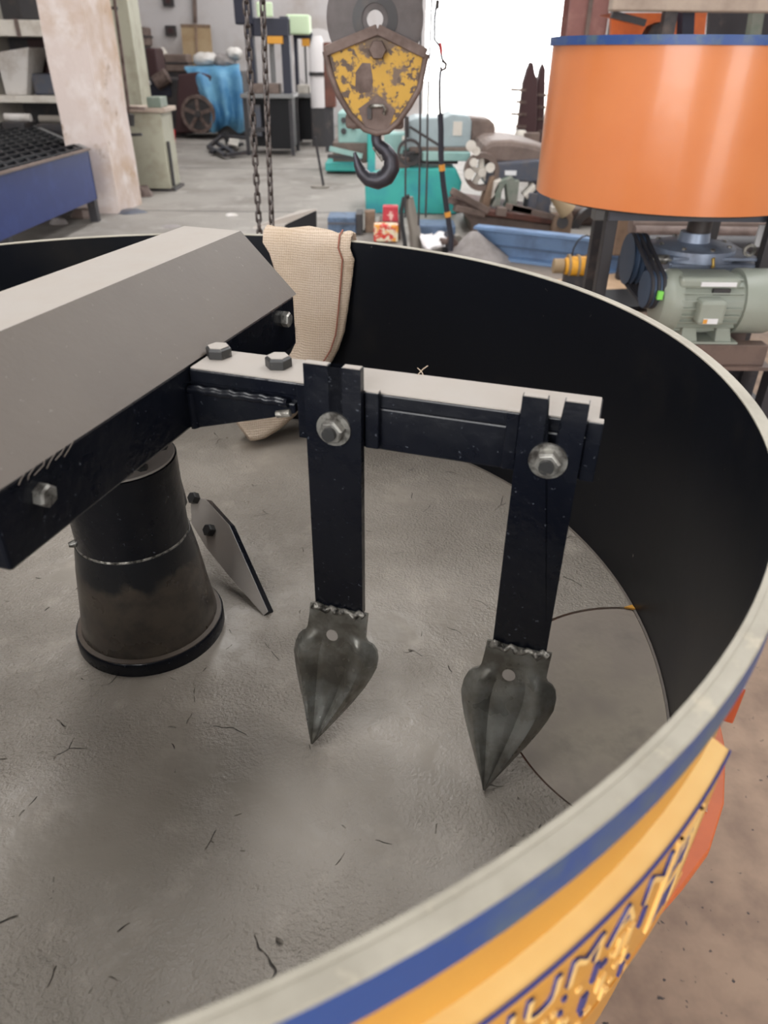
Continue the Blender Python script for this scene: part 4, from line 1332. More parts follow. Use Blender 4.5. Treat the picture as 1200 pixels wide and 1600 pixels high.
MB().cyl(V((stf.x, stf.y, 0.0)), at(492, 214, stf.y), 0.016, 8).build('rod', 'frame_dark', stn)
MB().lathe([(0, 0), (0.12, 0), (0.12, 0.02), (0, 0.03)], (stf.x - 0.05, stf.y), 20, closed=False).build('foot_disc', 'pipe_grey', stn, smooth=40)
#@@BACK2
# ================================================================== teal machine tools


def pbox(px0, px1, py0, py1, y, depth):
    """box whose front face covers the given photo rectangle at distance y"""
    a, b = at(px0, py1, y), at(px1, py0, y)
    c, d = at(px0, py0, y), at(px1, py1, y)
    x0, x1 = (a.x + c.x) / 2, (b.x + d.x) / 2
    z0, z1 = (a.z + d.z) / 2, (b.z + c.z) / 2
    return MB().box((x0, y, max(z0, 0.0)), (x1, y + depth, z1))


LY = 8.4
la = thing('teal_lathe', 'turquoise lathe with a pale grey headstock cover, below the bright door', 'lathe', V((at(650, 335, LY).x, LY, 0)))
m = MB()
m.prism([at(x, y, LY) for x, y in ((572, 338), (570, 290), (584, 282), (620, 275), (622, 264), (712, 262), (722, 285), (712, 338))], (0, 0.8, 0))
m.build('base', 'teal', la, bevel=0.02)
pbox(630, 716, 240, 256, LY + 0.1, 0.55).build('bed', 'machine_dark', la, bevel=0.01)
pbox(610, 640, 246, 268, LY + 0.05, 0.6).build('carriage', 'rust_brown', la, bevel=0.02)
pbox(660, 735, 238, 252, LY - 0.02, 0.5).build('bed_cover', 'teal_pale', la, bevel=0.01)
m = MB()
m.prism([at(x, y, LY + 0.1) for x, y in ((634, 232), (634, 190), (650, 184), (692, 184), (706, 178), (733, 181), (737, 190), (735, 230))], (0, 0.6, 0))
m.build('headstock', 'grey_pale', la, bevel=0.015)
pbox(640, 734, 230, 240, LY + 0.08, 0.6).build('slide', 'machine_brown', la, bevel=0.008)
m = MB()
m.prism([at(x, y, LY + 0.15) for x, y in ((733, 222), (733, 183), (765, 186), (774, 194), (774, 222))], (0, 0.5, 0))
m.build('end_cover', 'machine_brown', la, bevel=0.03)
pbox(708, 722, 190, 212, LY + 0.09, 0.012).build('sticker', 'cream_paint', la)
MB().bar(at(640, 198, LY - 0.02), at(694, 232, LY - 0.02), 0.025, 0.025).build('lever', 'machine_dark', la)
MB().tube([at(636, 215, LY), at(636, 182, LY)], 0.02, 8).build('lever', 'machine_dark', la)
MB().lathe([(0.10, -0.02), (0.13, -0.02), (0.13, 0.02), (0.10, 0.02)], n=24, axis=(at(640, 238, LY - 0.08), YA, XA, ZA)).build('hand_wheel', 'machine_dark', la, smooth=40)
MB().bar(at(631, 238, LY - 0.08), at(649, 238, LY - 0.08), 0.02, 0.02).build('wheel_spoke', 'machine_dark', la)
pbox(600, 640, 208, 246, LY + 0.4, 0.3).build('tailstock', 'teal_pale', la, bevel=0.02)
MB().tube([at(628, 220, LY + 0.3), at(650, 222, LY + 0.3)], 0.05, 10).build('chuck', 'cream_paint', la, smooth=40)
pbox(612, 720, 335, 350, LY - 0.05, 0.9).build('foot_plate', 'machine_slate', la)

MY = 11.4
mm = thing('teal_mill', 'pale green machine on a turquoise foot, seen past the hook block', 'machine', V((at(530, 268, MY).x, MY, 0)))
pbox(508, 562, 254, 268, MY, 1.0).build('foot', 'teal', mm, bevel=0.02)
pbox(520, 574, 222, 255, MY + 0.1, 0.8).build('knee', 'machine_brown', mm, bevel=0.02)
pbox(528, 578, 176, 224, MY + 0.1, 0.7).build('head', 'teal_pale', mm, bevel=0.02)
pbox(574, 586, 196, 300, MY - 0.1, 0.4).build('column', 'teal', mm, bevel=0.015)
for x, y in ((537, 188), (537, 205), (552, 198)):
    MB().cyl(at(x, y, MY + 0.1), at(x, y, MY + 0.06), 0.04, 10).build('knob', 'machine_dark', mm, smooth=40)
MB().bar(at(515, 232, MY - 0.1), at(566, 244, MY - 0.1), 0.06, 0.06).build('rail', 'teal_pale', mm)
MB().bar(at(512, 244, MY - 0.1), at(566, 248, MY - 0.1), 0.05, 0.05).build('rail', 'machine_dark', mm)
WY = 15.2
c = at(497, 112, WY)
wr_ = thing('white_drum', 'tall white gas drum on a dark stand between the presses and the hook block', 'drum', V((c.x, WY, 0)))
zb_, zt_ = at(497, 168, WY).z, at(497, 56, WY).z
MB().lathe([(0, zb_), (0.15, zb_), (0.15, zt_ - 0.2), (0.08, zt_), (0, zt_)], (c.x, WY), 24, closed=False).build('shell', 'paper_white', wr_, smooth=40)
MB().lathe([(0.149, zb_ + 0.5), (0.165, zb_ + 0.5), (0.165, zb_ + 0.56), (0.149, zb_ + 0.56)], (c.x, WY), 24).build('hoop', 'machine_dark', wr_, smooth=40)
MB().box((c.x - 0.14, WY - 0.12, 0), (c.x + 0.14, WY + 0.12, zb_)).build('stand', 'machine_dark', wr_, bevel=0.01)
rb_ = thing('rusty_bin', 'rust-orange bin on dark legs right behind the hook block', 'bin', V((at(514, 190, 14.2).x, 14.2, 0)))
pbox(506, 524, 66, 168, 14.2, 0.4).build('shell', 'rust_red', rb_, bevel=0.02)
pbox(508, 522, 168, 245, 14.25, 0.3).build('legs', 'frame_dark', rb_)

# ================================================================== brown shaping machine and scrap by the door
BY = 7.6
bm_ = thing('brown_shaper', 'old brown shaping machine with a ring gear, beside the orange mixer', 'machine', V((at(800, 350, BY).x, BY, 0)))
m = MB()
m.prism([at(x, y, BY + 0.1) for x, y in ((748, 248), (756, 226), (770, 220), (800, 219), (838, 226), (866, 236), (892, 244), (892, 262), (758, 258))], (0, 0.9, 0))
m.build('housing', 'machine_brown', bm_, bevel=0.05)
m = MB()
m.prism([at(x, y, BY) for x, y in ((762, 256), (840, 250), (892, 262), (892, 288), (800, 284), (770, 280), (758, 290))], (0, 0.8, 0))
m.build('ram_body', 'machine_slate', bm_, bevel=0.02)
pbox(789, 807, 267, 274, BY - 0.02, 0.02).build('maker_plate', 'sticker_white', bm_)
rc = at(752, 268, BY + 0.05)
rr = (at(752, 238, BY + 0.05) - rc).length
MB().lathe([(rr * 0.72, -0.06), (rr, -0.06), (rr, 0.06), (rr * 0.72, 0.06)], n=48, axis=(rc, YA, XA, ZA)).build('ring_gear', 'machine_brown', bm_, smooth=40)
for k in range(5):
    a = k * 2 * pi / 5 + 0.4
    MB().bar(rc, rc + V((cos(a), 0, sin(a))) * rr * 0.75, 0.05, 0.05, up=(0, 1, 0)).build('gear_spoke', 'cream_paint', bm_)
MB().cyl(rc - YA * 0.08, rc + YA * 0.08, rr * 0.25, 16).build('gear_hub', 'cream_paint', bm_, smooth=40)
for x, y, r_ in ((736, 228, 0.05), (740, 254, 0.04), (733, 272, 0.05), (744, 236, 0.04), (766, 262, 0.045)):  # pale discs stand for the light gaps behind, put in as colour
    MB().cyl(at(x, y, BY - 0.05), at(x, y, BY + 0.02), r_, 12).build('cap', 'cream_paint', bm_, smooth=40)
m = MB()
m.prism([at(x, y, BY - 0.05) for x, y in ((766, 276), (774, 276), (764, 330), (750, 330))], (0, 0.25, 0))
m.build('brown_post', 'cardboard', bm_, bevel=0.01)
# splayed green legs
for pts, mt in ((((774, 310), (770, 300), (778, 284), (800, 276), (806, 282), (790, 288), (784, 300), (782, 322), (768, 324)), 'machine_green'), (((790, 284), (812, 282), (808, 318), (812, 326), (788, 326), (794, 318)), 'machine_green'), (((772, 284), (784, 280), (776, 302), (768, 312)), 'cream_paint'), (((818, 306), (836, 288), (838, 296), (824, 312)), 'cream_paint')):
    MB().prism([at(x, y, BY - 0.1) for x, y in pts], (0, 0.2, 0)).build('bracket', mt, bm_, bevel=0.01)
pbox(836, 862, 290, 342, BY - 0.12, 0.5).build('gear_case', 'machine_slate', bm_, bevel=0.02)
pbox(826, 840, 302, 330, BY - 0.14, 0.3).build('slide_block', 'machine_slate', bm_, bevel=0.01)
m = MB()
m.prism([at(x, y, BY - 0.2) for x, y in ((714, 322), (870, 344), (870, 352), (714, 331))], (0, 0.9, 0))
m.build('table', 'rust_red', bm_, bevel=0.01)
m = MB()
m.prism([at(x, y, BY - 0.15) for x, y in ((722, 332), (866, 352), (866, 372), (778, 356), (752, 362), (744, 382), (734, 382), (736, 350))], (0, 0.8, 0))
m.build('bed', 'machine_brown', bm_, bevel=0.02)
pbox(780, 866, 352, 374, BY + 0.3, 0.3).build('pedestal', 'machine_dark', bm_)
MB().bar(at(784, 324, BY - 0.25), at(782, 336, BY - 0.25), 0.09, 0.1).build('stop_block', 'machine_brown', bm_)
for a, b in (((800, 324), (868, 340)), ((790, 322), (830, 330))):
    MB().bar(at(*a, BY - 0.22), at(*b, BY - 0.22), 0.05, 0.05).build('rail', 'machine_brown', bm_)
m = MB()
m.prism([at(x, y, BY - 0.3) for x, y in ((866, 340), (892, 328), (896, 340), (890, 376), (862, 374))], (0, 0.5, 0))
m.build('end_bracket', 'cardboard', bm_, bevel=0.02)
MB().cyl(at(879, 348, BY - 0.32), at(879, 348, BY - 0.22), 0.055, 16).build('bore', 'machine_dark', bm_, smooth=40)
MB().tube([at(866, 304, BY - 0.4), at(888, 330, BY - 0.4)], [0.05, 0.085], 12).build('swing_arm', 'plywood', bm_, smooth=40)
pbox(862, 870, 324, 332, BY - 0.3, 0.1).build('junction_box', 'cream_paint', bm_)
for i, (a, b, mt, lab) in enumerate((((706, 298), (762, 330), 'machine_brown', 'uppermost of the brown bars lying on the shaping machine'), ((702, 312), (742, 328), 'rust_brown', 'lower, shorter brown bar lying on the shaping machine'), ((710, 325), (756, 334), 'machine_brown', 'lowest brown bar lying on the shaping machine'))):
    tag(MB().bar(at(*a, BY - 0.45), at(*b, BY - 0.32), 0.07, 0.06).build('steel_bar', mt, None, bevel=0.01), lab, 'bar', 'loose bars on the shaping machine')
sb_ = thing('grey_machine', 'dark grey low machine behind the legs of the orange mixer', 'machine', V((at(930, 350, 7.9).x, 7.9, 0)))
pbox(884, 955, 325, 376, 7.8, 0.6).build('body', 'frame_brown', sb_, bevel=0.03)
MB().lathe([(0.18, -0.05), (0.26, -0.05), (0.26, 0.05), (0.18, 0.05)], n=28, axis=(at(930, 362, 7.7), YA, XA, ZA)).build('guard_ring', 'machine_dark', sb_, smooth=40)
pbox(892, 960, 376, 392, 7.85, 0.5).build('base', 'machine_dark', sb_)
# screw posts standing by the door
PY = 12.5
for i, (pts, lab) in enumerate(((((806, 226), (818, 128), (824, 108), (829, 96), (834, 98), (836, 112), (840, 124), (838, 226)), 'taller rusty spiked post standing in front of the bright door'), (((838, 226), (840, 130), (844, 108), (849, 98), (853, 108), (850, 226)), 'narrower rusty spiked post next to the orange mixer'))):
    t = thing('spiked_post', lab, 'post', V((at(pts[0][0] + 10, 226, PY).x, PY + 0.3 * i, 0)), 'rusty spiked posts by the door')
    MB().prism([at(x, y, PY + 0.3 * i) for x, y in pts], (0, 0.18, 0)).build('shaft', 'maroon', t, bevel=0.02)
    for k in range(4):
        y = 140 + k * 19
        a, b = ((798 + (k % 2) * 8, y), (822, y + 1)) if i == 0 else ((840, y + 8), (856, y + 9))
        MB().bar(at(*a, PY + 0.3 * i), at(*b, PY + 0.3 * i), 0.035, 0.035).build('peg', 'rust_brown', t)
    z = at(820, 226, PY).z
    a, b = at(800 if i == 0 else 836, 226, PY), at(842 if i == 0 else 856, 226, PY)
    MB().box((a.x, PY + 0.3 * i - 0.1, 0), (b.x, PY + 0.3 * i + 0.3, z)).build('base', 'maroon', t, bevel=0.02)
for x, y, lab in ((813, 222, 'pale round can on the base of the spiked posts'), (828, 226, 'grey block beside the pale can at the spiked posts')):
    c = at(x, y, PY - 0.3)
    mm_ = MB().lathe([(0, 0), (0.10, 0), (0.10, c.z + 0.1), (0.06, c.z + 0.16), (0, c.z + 0.16)], (c.x, c.y), 16, closed=False) if x < 820 else MB().box((c.x - 0.12, c.y - 0.1, 0), (c.x + 0.12, c.y + 0.1, c.z + 0.16))
    tag(mm_.build('can' if x < 820 else 'block', 'cream_paint' if x < 820 else 'machine_brown', None, smooth=40), lab, 'can' if x < 820 else 'block')

# ================================================================== blue channel, small parts on the floor
a, b = gz(742, 384, 0.0), gz(1002, 420, 0.0)
a, b = gz(744, 398, 0), gz(990, 428, 0)
a.z = b.z = 0
dv = (b - a).normalized()
nv = V((-dv.y, dv.x, 0))
hch = at(780, 374, 6.1).z
cb = thing('blue_channel', 'long light blue steel channel lying on the floor behind the pan', 'channel', (a + b) / 2)
H = 0.24
MB().bar(a + V((0, 0, H / 2)), b + V((0, 0, H / 2)), 0.02, H).build('web', 'channel_blue', cb)
for z in (0.012, H):
    MB().bar(a + V((0, 0, z)) - nv * 0.05, b + V((0, 0, z)) - nv * 0.05, 0.12, 0.022).build('flange', 'channel_blue', cb)
MB().bar(a + V((0, 0, 0.1)) - nv * 0.02, b + V((0, 0, 0.1)) - nv * 0.02, 0.03, 0.012).build('rib', 'crate_blue', cb)
# yellow pump
yp = gz(905, 434, 0)
yp = at(905, 425, 5.25); yp.z = 0
ypz = thing('yellow_pump', 'small yellow vibrator motor with a wire handle on the floor by the blue channel', 'motor', yp)
cz = at(905, 416, 5.25).z
k = (at(1005, 416, 5.25) - at(905, 416, 5.25)).length / 100
rr = 15 * k
MB().lathe([(0, -0.11), (rr * 0.8, -0.11), (rr, -0.07), (rr, 0.05), (rr * 0.85, 0.09), (0, 0.09)], n=24, axis=(V((yp.x, yp.y, max(cz, rr))), XA, YA, ZA), closed=False).build('body', 'yellow_body', ypz, smooth=40)
for dx in (-0.085, -0.02, 0.045):
    MB().lathe([(rr, -0.008), (rr + 0.012, -0.008), (rr + 0.012, 0.008), (rr, 0.008)], n=24, axis=(V((yp.x + dx, yp.y, max(cz, rr))), XA, YA, ZA)).build('fin', 'plywood', ypz, smooth=40)
MB().lathe([(0, -0.05), (rr * 0.75, -0.05), (rr * 0.75, 0.02), (0, 0.02)], n=20, axis=(V((yp.x - 0.14, yp.y, max(cz, rr))), XA, YA, ZA), closed=False).build('front_cap', 'plywood', ypz, smooth=40)
MB().box((yp.x - 0.1, yp.y - 0.06, 0), (yp.x + 0.08, yp.y + 0.06, max(cz, rr) - rr * 0.8)).build('foot', 'frame_dark', ypz)
MB().tube([V((yp.x - 0.07 + 0.17 * (0.5 - 0.5 * cos(pi * t / 8)), yp.y, max(cz, rr) + rr + 0.14 * sin(pi * t / 8))) for t in range(9)], 0.006, 6).build('handle', 'rubber', ypz, smooth=60)
ph = at(872, 428, 5.1)
cht = thing('chain_heap', 'small grey heap of chain beside the yellow vibrator motor', 'chain', V((ph.x, ph.y, 0)))
inv = parent_inv(cht)
for k in range(40):
    o = bpy.data.objects.new('link', LINKME)
    COL.objects.link(o)
    o.parent = cht
    o.matrix_parent_inverse = inv
    r_ = random.uniform(0, 0.15) ; an = random.uniform(0, 2 * pi)
    o.matrix_basis = Matrix.Translation(V((ph.x + r_ * cos(an), ph.y + r_ * 0.8 * sin(an), 0.02 + random.random() * 0.04 * (1 - r_ * 5)))) @ Matrix.Rotation(random.random() * 6, 4, 'Z') @ Matrix.Rotation(random.uniform(0.9, 1.9), 4, 'X') @ Matrix.Scale(1.9, 4)
# boards on the floor under the orange mixer
q = [gz(930, 432, 0), gz(1005, 425, 0), gz(1012, 462, 0), gz(905, 456, 0)]
tag(MB().prism([V((p.x, p.y, 0.001)) for p in (gz(870, 440, 0), gz(1000, 426, 0), gz(1015, 462, 0), gz(880, 470, 0))], (0, 0, 0.015)).build('floor_board', 'ply_floor', None), 'tan board lying flat on the floor behind the orange mixer legs', 'board')
tag(MB().prism([V((p.x, p.y, 0.018)) for p in (gz(930, 461, 0), gz(1012, 458, 0), gz(1018, 486, 0), gz(925, 492, 0))], (0, 0, 0.02)).build('steel_plate', 'black_plain', None), 'flat black steel plate on the tan floor board', 'plate')

# stuff just behind the far rim: crate, packets, hose, paper
SY = 6.6
cr = thing('blue_crate', 'small blue-grey crate on the floor just beyond the sack', 'crate', V((at(535, 360, 7.3).x, 7.3, 0)))
pbox(512, 556, 340, 366, 7.2, 0.3).build('box', 'crate_blue', cr, bevel=0.01)
pbox(512, 556, 348, 351, 7.18, 0.02).build('rib', 'machine_slate', cr)
pbox(556, 566, 335, 366, 7.22, 0.28).build('end', 'machine_dark', cr)
tag(pbox(570, 586, 330, 372, 7.35, 0.12).build('timber_post', 'cardboard', None, bevel=0.01), 'short brown timber post next to the blue-grey crate', 'post')
tag(pbox(598, 622, 323, 347, 7.08, 0.12).build('red_packet', 'packet_red', None, bevel=0.008), 'red packet standing behind the patterned packet', 'packet')
tag(pbox(584, 622, 352, 378, 6.9, 0.14).build('patterned_packet', 'packet_mixed', None, bevel=0.008), 'red, yellow and white patterned packet just beyond the rim', 'packet')
tag(pbox(592, 626, 347, 388, 7.05, 0.3).build('rusty_block', 'rust_brown', None, bevel=0.01), 'rust-brown block under the red packet', 'block')
hs = thing('hose_pipe', 'upright grey pipe end with a black hose loop, just beyond the rim', 'hose', V((at(645, 380, SY).x, SY, 0)))
MB().tube([at(640, 308, SY), at(642, 330, SY), at(648, 360, SY), at(650, 388, SY), V((at(650, 388, SY).x, SY, 0.0))], [0.03, 0.045, 0.05, 0.052, 0.052], 12).build('pipe', 'pipe_grey', hs, smooth=60)
MB().tube([at(x, y, SY - 0.06) for x, y in ((640, 306), (631, 310), (627, 330), (628, 350), (632, 375), (634, 395))], 0.018, 8).build('hose', 'rubber', hs, smooth=60)
m = MB()
g = []
for r in range(5):
    g.append([gz(654 + 44 * c / 5 + r * 2, 364 + 24 * r / 4 + 3 * sin(c * 1.3), 0.10 + 0.05 * sin(c * 1.7 + r)) for c in range(6)])
tag(MB().sheet(g).build('paper_sheet', 'paper_white', None, smooth=80, solid=0.006), 'crumpled white paper sheet lying beyond the rim', 'paper')
tag(pbox(650, 712, 352, 372, 7.0, 0.3).build('paper_support', 'crate_blue', None, bevel=0.02), 'dark blue box behind the white paper sheet', 'box')
m = MB()
tipc = at(741, 362, 6.3)
rings = []
cc = at(750, 400, 6.2)
for j in range(5):
    t = j / 4
    rings.append([V((tipc.x * (1 - t) + cc.x * t + (0.03 + 0.26 * t) * cos(b_ * pi / 8) * (1 + 0.12 * sin(b_ * 2.5)), 6.3 + (0.03 + 0.2 * t) * sin(b_ * pi / 8), tipc.z * (1 - t) + 0.0 * t)) for b_ in range(16)])
m.loft(rings)
tag(m.build('grey_cloth_heap', 'grey_cloth', None, smooth=60), 'grey cloth heap at the end of the blue channel', 'cloth')
kb = thing('tangled_parts', 'knot of dark small fittings under the hanging black cable', 'fittings', V((at(706, 385, 6.4).x, 6.4, 0)))
for i in range(9):
    x, y = random.uniform(696, 728), random.uniform(368, 392)
    p = at(x, y, 6.4 + random.uniform(-0.1, 0.2)); p.z = max(p.z, 0.03)
    e = p + V((random.uniform(-0.12, 0.12), random.uniform(-0.1, 0.1), random.uniform(-0.02, 0.1)))
    MB().tube([V((p.x, p.y, max(0.0, p.z - 0.1))), p, e], 0.028, 8).build('fitting', random.choice(('frame_dark', 'pipe_grey', 'rust_brown', 'machine_slate')), kb, smooth=40)
# black plate standing behind the far rim
bp_ = thing('black_steel_plate', 'black steel plate with a pale sloping top edge just behind the far rim', 'plate', gz(470, 362, 0.0))
m = MB()
yb = 4.2
m.prism([at(x, y, yb) for x, y in ((445, 352), (494, 329), (495, 420), (440, 420))], (0, 0.03, 0))
m.build('plate', 'black_plain', bp_)
m = MB()
pa, pb = at(400, 356, yb), at(494, 330, yb)
m.prism([at(395, 358, yb), at(450, 352, yb), at(495, 330, yb), at(470, 332, yb + 0.1), at(420, 352, yb + 0.1)], (0, 0.02, 0.01))
m.build('top_ledge', 'dust_top', bp_)
MB().box((at(440, 420, yb).x, yb, 0), (at(495, 420, yb).x, yb + 0.03, at(470, 419, yb).z)).build('stand', 'black_plain', bp_)

# ================================================================== the orange mixer behind
OX, OY, OR_ = 1.09, 3.056, 0.50
OZ0, OZ1 = 1.007, 1.514
oc = (OX, OY)
om = thing('orange_mixer', 'second mixer, bright orange drum with a blue rim on a dark stand', 'mixer', (OX, OY, 0))
MB().lathe([(OR_ - 0.006, OZ0), (OR_ - 0.006, OZ1 - 0.002), (OR_, OZ1 - 0.002), (OR_, OZ0)], oc, 128).build('drum_wall', 'orange_paint', om, smooth=40)
MB().lathe([(OR_ - 0.007, OZ1 - 0.026), (OR_ - 0.007, OZ1), (OR_ + 0.010, OZ1), (OR_ + 0.010, OZ1 - 0.026)], oc, 128).build('rim_band', 'blue_paint', om, smooth=40)
MB().lathe([(0, OZ0), (OR_ - 0.004, OZ0), (OR_ - 0.004, OZ0 + 0.006), (0, OZ0 + 0.006)], oc, 96, closed=False).build('drum_floor', 'black_plain', om, smooth=40)
MB().lathe([(0.05, OZ0 - 0.014), (OR_ - 0.05, OZ0 - 0.014), (OR_ - 0.05, OZ0), (0.05, OZ0)], oc, 64).build('under_ring', 'machine_dark', om, smooth=40)
# stand
la_, lb_ = at(941, 334, 3.25), at(962, 334, 2.95)
for p, q in ((at(938, 330, 3.2), at(914, 456, 3.2)), (at(956, 335, 2.88), at(936, 456, 2.88))):
    MB().box((p.x - 0.022, p.y - 0.022, 0), (p.x + 0.022, p.y + 0.022, OZ0 - 0.014)).build('leg', 'frame_dark', om, bevel=0.003)
for x, y in ((1.42, 3.32), (1.42, 2.80)):
    MB().box((x - 0.022, y - 0.022, 0), (x + 0.022, y + 0.022, OZ0 - 0.014)).build('leg', 'frame_dark', om, bevel=0.003)
pz = at(938, 322, 3.2)
MB().box((at(930, 330, 3.14).x, 3.14, at(938, 345, 3.14).z), (at(950, 330, 3.14).x, 3.2, OZ0 - 0.002)).build('corner_bracket', 'table_grey', om, bevel=0.004)
for y in (2.86, 3.22):
    a = at(950, 335, y)
    MB().bar(V((a.x, y, OZ0 - 0.039)), V((1.45, y, OZ0 - 0.039)), 0.05, 0.05).build('cross_member', 'machine_slate', om)
for x in (0.95, 1.28):
    MB().bar(V((x, 2.84, OZ0 - 0.039)), V((x, 3.25, OZ0 - 0.039)), 0.05, 0.05).build('cross_member', 'machine_slate', om)
# gear box under the drum with its shaft
GY = 2.84
gxm = at(1105, 390, GY).x
MB().cyl(V((gxm, GY + 0.12, at(1105, 385, GY).z)), V((gxm, GY + 0.12, OZ0)), 0.045, 20).build('drive_shaft', 'machine_dark', om, smooth=40)
gbz = [at(1100, y, GY).z for y in (425, 410, 392, 372)]
gb = MB()
gl, gr = at(1044, 410, GY).x, at(1180, 410, GY).x
gbox = gb.box((gl, GY - 0.02, gbz[0]), (gr, GY + 0.3, gbz[1])).build('gear_box', 'gear_blue', om, bevel=0.006)
MB().box((gl + 0.005, GY - 0.03, at(1100, 416, GY).z), (gr + 0.012, GY + 0.3, at(1100, 411, GY).z)).build('gear_flange', 'gear_blue', gbox, bevel=0.002)
MB().box((gl + 0.005, GY - 0.03, at(1100, 405, GY).z), (gr, GY + 0.3, at(1100, 400, GY).z)).build('gear_flange', 'gear_blue', gbox, bevel=0.002)
gc = V((gxm - 0.01, GY + 0.12, 0))
MB().lathe([(0, gbz[1]), (0.165, gbz[1]), (0.160, gbz[2] - 0.004), (0.13, gbz[2] + 0.004), (0.06, gbz[2] + 0.012), (0.055, gbz[3]), (0, gbz[3])], (gc.x, gc.y), 40, closed=False).build('gear_dome', 'gear_blue', gbox, smooth=30)
for k in range(8):
    a = k * pi / 4 + 0.2
    MB().hexbolt(V((gc.x + 0.135 * cos(a), gc.y + 0.135 * sin(a), gbz[2])), ZA, 0.009, 0.01).build('dome_bolt', 'bolt_steel', gbox)
eb = at(1171, 391, GY)
MB().lathe([(0.014, -0.006), (0.024, -0.006), (0.024, 0.006), (0.014, 0.006)], n=24, axis=(eb, YA, XA, ZA)).build('eye_bolt', 'bolt_steel', gbox, smooth=40)
MB().tube([at(1114, 418, GY - 0.04), at(1114, 405, GY - 0.04), at(1117, 400, GY - 0.02)], 0.007, 10).build('oil_cup', 'brass', gbox, smooth=40)
MB().box((at(1180, 380, GY).x, GY, at(1190, 386, GY).z), (at(1200, 380, GY).x, GY + 0.01, at(1190, 352, GY).z)).build('data_plate', 'sticker_white', om)

# motor
MTY = 2.62
mt_ = thing('electric_motor', 'grey-green electric motor with belt pulleys under the orange drum', 'motor', V((at(1110, 520, MTY).x, MTY, 0)))
mc = at(1105, 472, MTY)
k = (at(1205, 472, MTY) - mc).length / 100
ml, mr_ = at(1042, 472, MTY).x, at(1148, 472, MTY).x
MR = 44 * k
mo = V((0, MTY + 0.02, mc.z))
AX = lambda x: (V((x, mo.y, mo.z)), XA, YA, ZA)
MB().lathe([(0, 0), (MR * 0.97, 0), (MR * 0.97, mr_ - ml), (0, mr_ - ml)], n=40, axis=AX(ml), closed=False).build('body', 'motor_grey', mt_, smooth=30)
for j in range(26):
    a = 2 * pi * j / 26
    if 4 < j < 9:
        continue
    d = V((0, cos(a), sin(a)))
    p = mo + d * (MR * 1.03)
    MB().bar(V((ml + 0.02, p.y, p.z)), V((mr_ - 0.01, p.y, p.z)), 0.004, 0.014, up=d).build('fin', 'motor_grey', mt_)
MB().lathe([(0, -0.045), (MR * 0.55, -0.045), (MR * 0.86, -0.035), (MR * 1.05, -0.012), (MR * 1.08, 0.0), (MR * 1.08, 0.028), (0, 0.028)], n=40, axis=AX(ml), closed=False).build('end_shield', 'motor_grey', mt_, smooth=30)
MB().lathe([(0, 0), (MR * 1.12, 0), (MR * 1.12, 0.12), (MR * 1.04, 0.145), (0, 0.15)], n=40, axis=AX(mr_), closed=False).build('fan_cowl', 'motor_grey', mt_, smooth=30)
# terminal box on the near side
tbp = at(1108, 486, mo.y - MR)
MB().box((tbp.x - 22 * k, mo.y - MR - 0.045, tbp.z - 17 * k), (tbp.x + 18 * k, mo.y - MR * 0.6, tbp.z + 20 * k)).build('terminal_box', 'motor_grey', mt_, bevel=0.012)
MB().box((tbp.x - 14 * k, mo.y - MR - 0.046, tbp.z - 14 * k), (tbp.x + 8 * k, mo.y - MR - 0.044, tbp.z - 6 * k)).build('warning_label', 'sticker_white', mt_)
MB().box((tbp.x - 14 * k, mo.y - MR - 0.047, tbp.z - 13.5 * k), (tbp.x - 8 * k, mo.y - MR - 0.0455, tbp.z - 7 * k)).build('warning_mark', 'tape_yellow', mt_)
tp = at(1100, 430, mo.y - MR * 0.4)
MB().box((at(1050, 436, mo.y).x, mo.y - MR * 0.86, mo.z + MR * 0.62), (at(1142, 436, mo.y).x, mo.y + MR * 0.5, mo.z + MR * 1.0)).build('top_pad', 'motor_grey', mt_, bevel=0.012)
wz = mo.z + MR * 0.80
MB().bar(V((at(1082, 430, mo.y).x, mo.y - MR * 0.88, wz)), V((at(1136, 430, mo.y).x, mo.y - MR * 0.88, wz)), 0.008, 0.014).build('label_strip', 'sticker_white', mt_)
MB().box((at(1100, 440, mo.y).x, mo.y - MR * 0.95, wz - 0.035), (at(1126, 440, mo.y).x, mo.y - MR * 0.8, wz - 0.015)).build('name_tag', 'machine_dark', mt_)
for x in (at(1066, 500, mo.y).x, at(1118, 500, mo.y).x):
    MB().hexa([(x - 0.03, mo.y - MR, mo.z - MR * 1.18), (x + 0.03, mo.y - MR, mo.z - MR * 1.18), (x + 0.03, mo.y + MR, mo.z - MR * 1.18), (x - 0.03, mo.y + MR, mo.z - MR * 1.18),
               (x - 0.022, mo.y - MR * 0.7, mo.z - MR * 0.6), (x + 0.022, mo.y - MR * 0.7, mo.z - MR * 0.6), (x + 0.022, mo.y + MR * 0.7, mo.z - MR * 0.6), (x - 0.022, mo.y + MR * 0.7, mo.z - MR * 0.6)]).build('foot', 'motor_grey', mt_, bevel=0.003)
MB().box((at(1056, 512, mo.y).x, mo.y - MR * 1.1, mo.z - MR * 1.24), (at(1136, 512, mo.y).x, mo.y + MR, mo.z - MR * 1.16)).build('foot_plate', 'motor_grey', mt_, bevel=0.002)
# pulleys and belts
sx_ = at(1020, 450, mo.y).x


def pulley(c, r, w_, name):
    pr = [(0, -w_ / 2)]
    nG = 3
    for g_ in range(nG):
        y0 = -w_ / 2 + w_ * g_ / nG
        pr += [(r, y0 + w_ * 0.03), (r * 0.86, y0 + w_ / nG * 0.5), (r, y0 + w_ / nG - w_ * 0.03)]
    pr.append((0, w_ / 2))
    return MB().lathe(pr, n=36, axis=(c, XA, YA, ZA), closed=False).build(name, 'pulley_blue', mt_, smooth=25)


